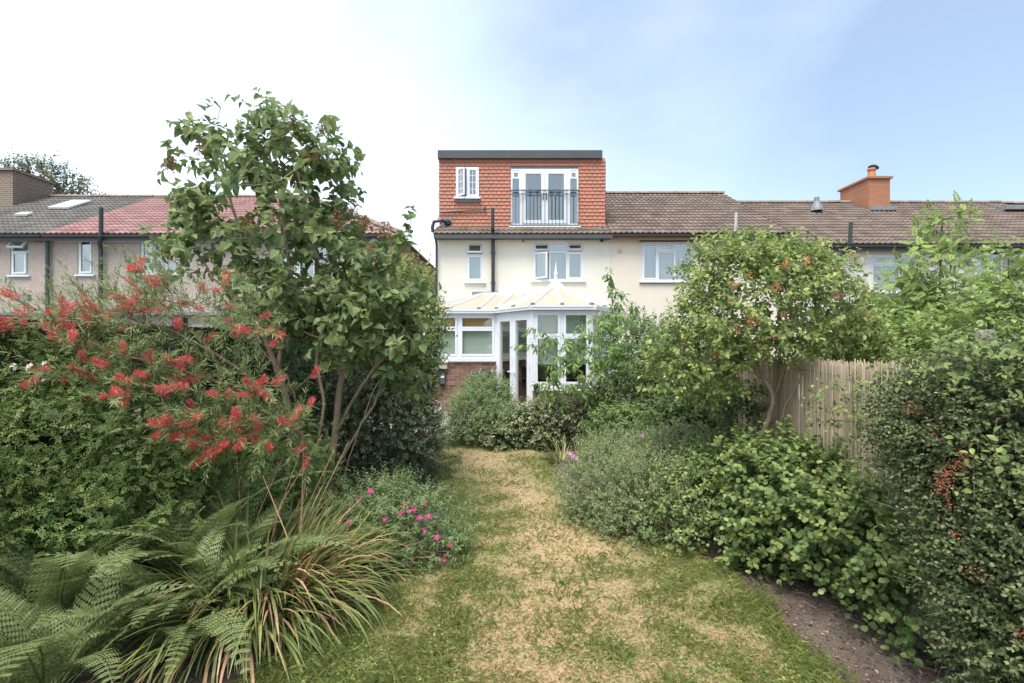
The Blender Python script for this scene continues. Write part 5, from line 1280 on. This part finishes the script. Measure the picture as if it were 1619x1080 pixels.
Ps, Ds = sample_env([E(1550, 690, 2.55, 85, 80, .26), E(1590, 850, 2.4, 90, 115, .26), E(1490, 665, 2.8, 50, 48, .18), E(1555, 950, 2.5, 45, 75, .2), E(1540, 630, 2.65, 62, 38, .2), E(1625, 640, 2.35, 70, 65, .24)], 95, rin=.85, lump=.25)
Ds = nrm(Ds + rng.normal(0, .5, Ds.shape) + np.array((-.1, -.1, .25)))
Geo().inst(LEAF_SMALL, *twig_leaves(Ps - Ds * .05, Ds, per=30, L=.34, spread=.55, droop=.12, up=.8, jit=.4, size=(.014, .026), tone=.6, tonesd=.25)).build('shoot_leaves', LM['coton'], t, kind='stuff')
G = Geo()
for p_, d_ in zip(Ps, Ds): G.tube([p_ - d_ * .08, p_ + d_ * .15, p_ + d_ * .3 - np.array((0, 0, .015))], [.003, .0022, .0012], 4, .5, cap=False)
G.build('shoots', MT['bark'], t, kind='stuff')
ico = Geo().lathe([(0, 0), (.7, .25), (1, .8), (.75, 1.5), (0, 1.8)], None, 6)
bt = (np.concatenate(ico.v), {4: np.concatenate(ico.f[4])})
def berries(n):
    P = rng.normal(0, .016, (n, 3)) * np.array((1.6, .8, 1)); return Geo().inst(bt, P, nrm(rng.normal(size=(n, 3))), rng.normal(size=(n, 3)), rng.uniform(.0028, .0042, n), rng.random(n) * .8).mesh('berry_cluster', LM['berry'])
bms = [berries(17) for _ in range(3)]
for x, y, Y in ((1440, 643, 2.85), (1450, 648, 2.85), (1505, 745, 2.62), (1515, 735, 2.62), (1525, 722, 2.62), (1490, 765, 2.62), (1497, 755, 2.6), (1520, 728, 2.62), (1511, 740, 2.62), (1500, 750, 2.62), (1486, 772, 2.62), (1530, 718, 2.62), (1478, 685, 2.7), (1500, 800, 2.6), (1616, 720, 2.5), (1510, 848, 2.5), (1535, 905, 2.4), (1617, 1005, 2.3), (1490, 770, 2.6)):
    link('berry_cluster', random.choice(bms), t, Matrix.Translation(PX(x, y, Y - .3)) @ Matrix.Rotation(random.random() * 6, 4, 'Y'), kind='stuff')

shrub('climbing_rose', 'sprays of larger rose leaves over the small-leaved bush', 'climber', [E(1590, 670, 2.25, 45, 25, .1), E(1600, 740, 2.2, 40, 20, .08), E(1560, 590, 2.4, 70, 20, .12), E(1440, 600, 3.0, 40, 20, .12), E(1395, 660, 3.2, 18, 60, .06), E(1400, 760, 3.2, 22, 40, .06), E(1520, 575, 2.5, 70, 25, .14), E(1600, 560, 2.3, 40, 30, .12), E(1500, 900, 2.55, 40, 60, .1), E(1330, 640, 3.6, 40, 50, .06)],
      LEAF_OVAL, LM['snow'], 220, dict(per=6, L=.14, spread=.8, droop=.15, size=(.03, .05), tone=.55, tonesd=.2), stems=12, core=0, rmax=.006, tip=.0015)
# ------------------------------------------------------------------ beyond the right fence
def feathery(name, label, stems_, ells, n, mat, leafsize, pairs=6, per=6, L=.22, size=(.11, .17), tone=.55, tip=.003, seed=0, k0=.3):
    t = thing(name, label, 'tree', stems_[0][0] * np.array((1, 1, 0))); sk = Skeleton()
    for s in stems_: sk.stem(s)
    P, D = sample_env(ells, n, rin=.25, lump=.25, seed=seed, zmin=.8, back=1); sk.reach(P[:min(n, 160)], .08, .1)
    sk.geo(tip, 2.2, .03).build('stems', MT['twig'], t, smooth=True)
    lv = twig_leaves(P, nrm(D + np.array((0, 0, .3))), per=per, L=L, spread=.8, droop=.25, up=.9, size=size, tone=tone, tonesd=.2)
    Geo().inst(leaf_t([.2, .2], .1, .1), *pinnate(*lv, pairs=pairs, k0=k0)).build('foliage', LM[mat], t, kind='stuff')
feathery('feathery_tree', 'feathery bright green sapling rising above the reed fence', [[PX(1478, 800, 5.4), PX(1480, 600, 5.4), PX(1485, 480, 5.4), PX(1490, 345, 5.4)], [PX(1480, 600, 5.4), PX(1455, 500, 5.4), PX(1450, 420, 5.3)]],
         [E(1485, 430, 5.4, 36, 45, .3), E(1492, 365, 5.4, 18, 32, .15), E(1478, 490, 5.3, 46, 38, .35), E(1452, 420, 5.3, 18, 26, .15), E(1490, 545, 5.2, 50, 30, .3)], 210, 'bright', .1, seed=2)
feathery('leafy_shoot_shrub', 'tall leafy shoots at the right edge beyond the fence', [[PX(1575, 800, 4.2), PX(1580, 600, 4.2), PX(1590, 480, 4.2), PX(1600, 365, 4.2)], [PX(1580, 600, 4.2), PX(1560, 500, 4.2), PX(1568, 400, 4.2)]],
         [E(1590, 480, 4.2, 38, 55, .3), E(1602, 410, 4.2, 16, 40, .15), E(1560, 500, 4.1, 34, 40, .25), E(1610, 540, 4.0, 50, 45, .3), E(1550, 560, 4.0, 40, 30, .25)], 240, 'bright', .1, pairs=2, size=(.09, .13), tone=.4, seed=4, k0=.45)
shrub('neighbour_bush', 'bright mixed foliage showing above the reed fence', 'shrub', [E(1420, 545, 4.9, 60, 30, .4), E(1490, 580, 4.4, 60, 35, .4), E(1400, 510, 6.2, 50, 35, .5), E(1340, 545, 6.5, 60, 40, .5)],
      LEAF_OVAL, LM['bright'], 700, dict(per=9, L=.2, size=(.05, .075), tone=.4, tonesd=.22), stems=8, base=(3.6, 5.0, 0))

# ------------------------------------------------------------------ far tree behind the left chimney
ft = thing('far_tree', 'sparse tree behind the big brown chimney', 'tree', (-29.5, 32, 0)); sk = Skeleton()
c = PX(75, 285, 32); sk.stem([(c[0], 32, 0), (c[0] + .2, 32, 5), (c[0], 32, c[2] - 1)])
P, D = sample_env([E(70, 285, 32, 50, 32, 2), E(105, 300, 32, 28, 18, 1.2), E(45, 285, 32, 28, 28, 1.4)], 330, rin=.25, seed=8, back=1)
sk.reach(P, .1, .5); sk.geo(.02, 2.3, .22).build('trunk', MT['bark'], ft, smooth=True)
Geo().inst(LEAF_OVAL, *twig_leaves(P, D, per=12, L=.7, size=(.12, .22), tone=.45, tonesd=.25)).build('crown', LM['tree'], ft, kind='stuff')

# ------------------------------------------------------------------ grass and litter
def grass(name, n, hmin, hmax, wid, lay, mat, wt, label):
    # screen-even spread: more blades near the camera
    y = 1 / rng.uniform(1 / 9.0, 1 / 1.9, n * 3); x = rng.uniform(-1.6, 2.1, n * 3)
    keep = in_poly(x, y, LAWN); keep &= rng.random(n * 3) < .25 + .75 / np.maximum(1, np.abs(x) * 0 + 1)
    dr = dryness(x, y); keep &= rng.random(n * 3) < wt(dr, x, y)
    x, y, dr = x[keep][:n], y[keep][:n], dr[keep][:n]; m = len(x); a = rng.uniform(0, 6.283, m)
    el = np.clip(rng.normal(lay, .3, m), .05, 1.5); A = np.stack([np.cos(a) * np.cos(el), np.sin(a) * np.cos(el), np.sin(el)], 1)
    U = np.stack([-np.cos(a) * np.sin(el), -np.sin(a) * np.sin(el), np.cos(el)], 1) + rng.normal(0, .4, (m, 3))
    k = np.maximum(1, y / 3.0) ** .7; S = rng.uniform(hmin, hmax, m) * (1 + .15 * (k - 1))
    tv, tf = leaf_t([.8, .6], .1, .35); tv = tv * np.array((wid, 1, 1))
    G = Geo().inst((tv, tf), np.stack([x, y, lawn_z(x, y) - .004], 1), A, U, S, np.clip(.5 + rng.normal(0, .16, m), 0, 1))
    G.build(name, mat, kind='stuff', label=label, category='grass')
LM['grass'] = leafm('grass blade', (.11, .165, .045), (.18, .24, .07), (.31, .34, .12), .25, .6, .3, 1.2)
LM['dry'] = leafm('dry grass blade', (.32, .245, .125), (.46, .375, .215), (.60, .52, .34), .2, .8, .2, 1.1)
patch = lambda x, y: fbm(np.stack([x * 5, y * 5, x * 0], -1), 77, 3)
grass('lawn_grass', 95000, .02, .045, .03, .8, LM['grass'], lambda d, x, y: np.clip(1.05 - 1.0 * d, .12, 1) * np.clip(patch(x, y) * 3.2 - 1.0, .12, 1), 'short green grass blades across the lawn')
grass('dry_grass', 75000, .016, .036, .022, .45, LM['dry'], lambda d, x, y: np.clip(.25 + .9 * d, 0, 1), 'dry straw-coloured grass in the lawn')
grass('grass_tufts', 16000, .04, .085, .022, 1.0, LM['grass'], lambda d, x, y: np.clip(patch(x + 3, y) * 6 - 3.2, 0, 1) * np.clip(1.2 - d, .1, 1), 'taller green tufts standing in the lawn')
# longer grass along the lawn edge
m = 9000; k = rng.integers(0, len(LAWN), m); tt = rng.random(m); e = LAWN[k - 1] + (LAWN[k] - LAWN[k - 1]) * tt[:, None] + rng.normal(0, .05, (m, 2)); e = e[(e[:, 1] > 1.8) & (rng.random(m) < np.clip(patch(e[:, 0], e[:, 1]) * 4 - 1.7, .04, 1))]
m = len(e); a = rng.uniform(0, 6.28, m); el = rng.uniform(.5, 1.4, m)
Geo().inst((lambda v: (v[0] * np.array((.03, 1, 1)), v[1]))(leaf_t([.8, .6], .1, .5)), np.column_stack([e, np.zeros(m)]), np.stack([np.cos(a) * np.cos(el), np.sin(a) * np.cos(el), np.sin(el)], 1), np.stack([-np.cos(a), -np.sin(a), np.full(m, .6)], 1), rng.uniform(.03, .085, m), np.clip(rng.normal(.5, .3, m), 0, 1)).build('edge_grass', LM['grass'], kind='stuff', label='longer grass fringe along the lawn edge', category='grass')
# low clover and weeds in the grass
m = 2600; y = 1 / rng.uniform(1 / 7.0, 1 / 2.2, m); x = rng.uniform(-1.5, 2, m); kp = in_poly(x, y, LAWN) & (patch(x + 9, y) > .52); x, y = x[kp], y[kp]; m = len(x)
a = rng.uniform(0, 6.28, m * 5); xx = np.repeat(x, 5) + rng.normal(0, .012, m * 5); yy2 = np.repeat(y, 5) + rng.normal(0, .012, m * 5)
Geo().inst(LEAF_SMALLROUND, np.stack([xx, yy2, lawn_z(xx, yy2) + .008], 1), np.stack([np.cos(a), np.sin(a), np.full(m * 5, .3)], 1), np.tile((0., 0, 1), (m * 5, 1)) + rng.normal(0, .3, (m * 5, 3)), rng.uniform(.012, .024, m * 5), np.clip(rng.normal(.5, .25, m * 5), 0, 1)).build('lawn_weeds', LM['grass'], kind='stuff', label='small clover and weed leaves in the lawn', category='weeds')
LM['litter'] = leafm('dead leaf', (.09, .06, .04), (.20, .13, .08), (.42, .32, .22), .1, .8, .2, 1.0)
# dead leaves and twigs on the bare soil
m = 2200; x = np.concatenate([rng.uniform(1.2, 2.4, 1300), rng.uniform(-1.6, -.3, 600), rng.uniform(-1.3, 1.9, 300)]); y = np.concatenate([rng.uniform(2.2, 4.6, 1300), rng.uniform(2.4, 4.6, 600), 1 / rng.uniform(1 / 8.5, 1 / 2.4, 300)])
inl = in_poly(x, y, LAWN); kp = ~inl | (rng.random(m) < .03); x, y = x[kp], y[kp]; m = len(x); a = rng.uniform(0, 6.28, m)
zz = np.where(in_poly(x, y, LAWN), lawn_z(x, y) + .012, -.02)
G = Geo().inst(LEAF_OVAL, np.stack([x, y, zz], 1), np.stack([np.cos(a), np.sin(a), rng.normal(.1, .2, m)], 1), np.tile((0., 0, 1), (m, 1)) + rng.normal(0, .35, (m, 3)), rng.uniform(.006, .026, m) , rng.random(m) ** 2)
for i in range(125):
    p = np.array((random.uniform(1.3, 2.3), random.uniform(2.2, 4.4), -.015)) if i < 110 else np.array((random.uniform(-1.3, 1.8), 1 / random.uniform(1 / 7, 1 / 2.5), .03)); an_ = random.random() * 6.28; l = random.uniform(.03, .13)
    G.tube([p, p + np.array((math.cos(an_) * l, math.sin(an_) * l, .008))], .0018, 4, random.random(), cap=False)
G.build('leaf_litter', LM['litter'], kind='stuff', label='dead leaves and twigs scattered on the bare soil', category='litter')
MT['crumb'] = pm('soil crumb', (.06, .043, .032), (.24, .19, .15), 30, .95, .004, 80, attr=True)
# crumbly soil and small stones on the bare strips
oc = (np.array([(1, 0, 0), (-1, 0, 0), (0, 1, 0), (0, -1, 0), (0, 0, .7), (0, 0, -.7)], float), {3: np.array([(0, 2, 4), (2, 1, 4), (1, 3, 4), (3, 0, 4), (2, 0, 5), (1, 2, 5), (3, 1, 5), (0, 3, 5)])})
m = 9000; x = np.concatenate([rng.uniform(1.3, 2.4, 6000), rng.uniform(-1.7, -.3, 3000)]); y = np.concatenate([rng.uniform(2.0, 4.6, 6000), rng.uniform(2.2, 4.6, 3000)]); kp = ~in_poly(x, y, LAWN); x, y = x[kp], y[kp]; m = len(x)
Geo().inst(oc, np.stack([x, y, np.full(m, -.028)], 1), nrm(rng.normal(size=(m, 3))), rng.normal(size=(m, 3)), .003 + .011 * rng.random(m) ** 3, rng.random(m)).build('soil_crumbs', MT['crumb'], kind='stuff', label='crumbs of soil and small stones on the bare bed', category='soil')
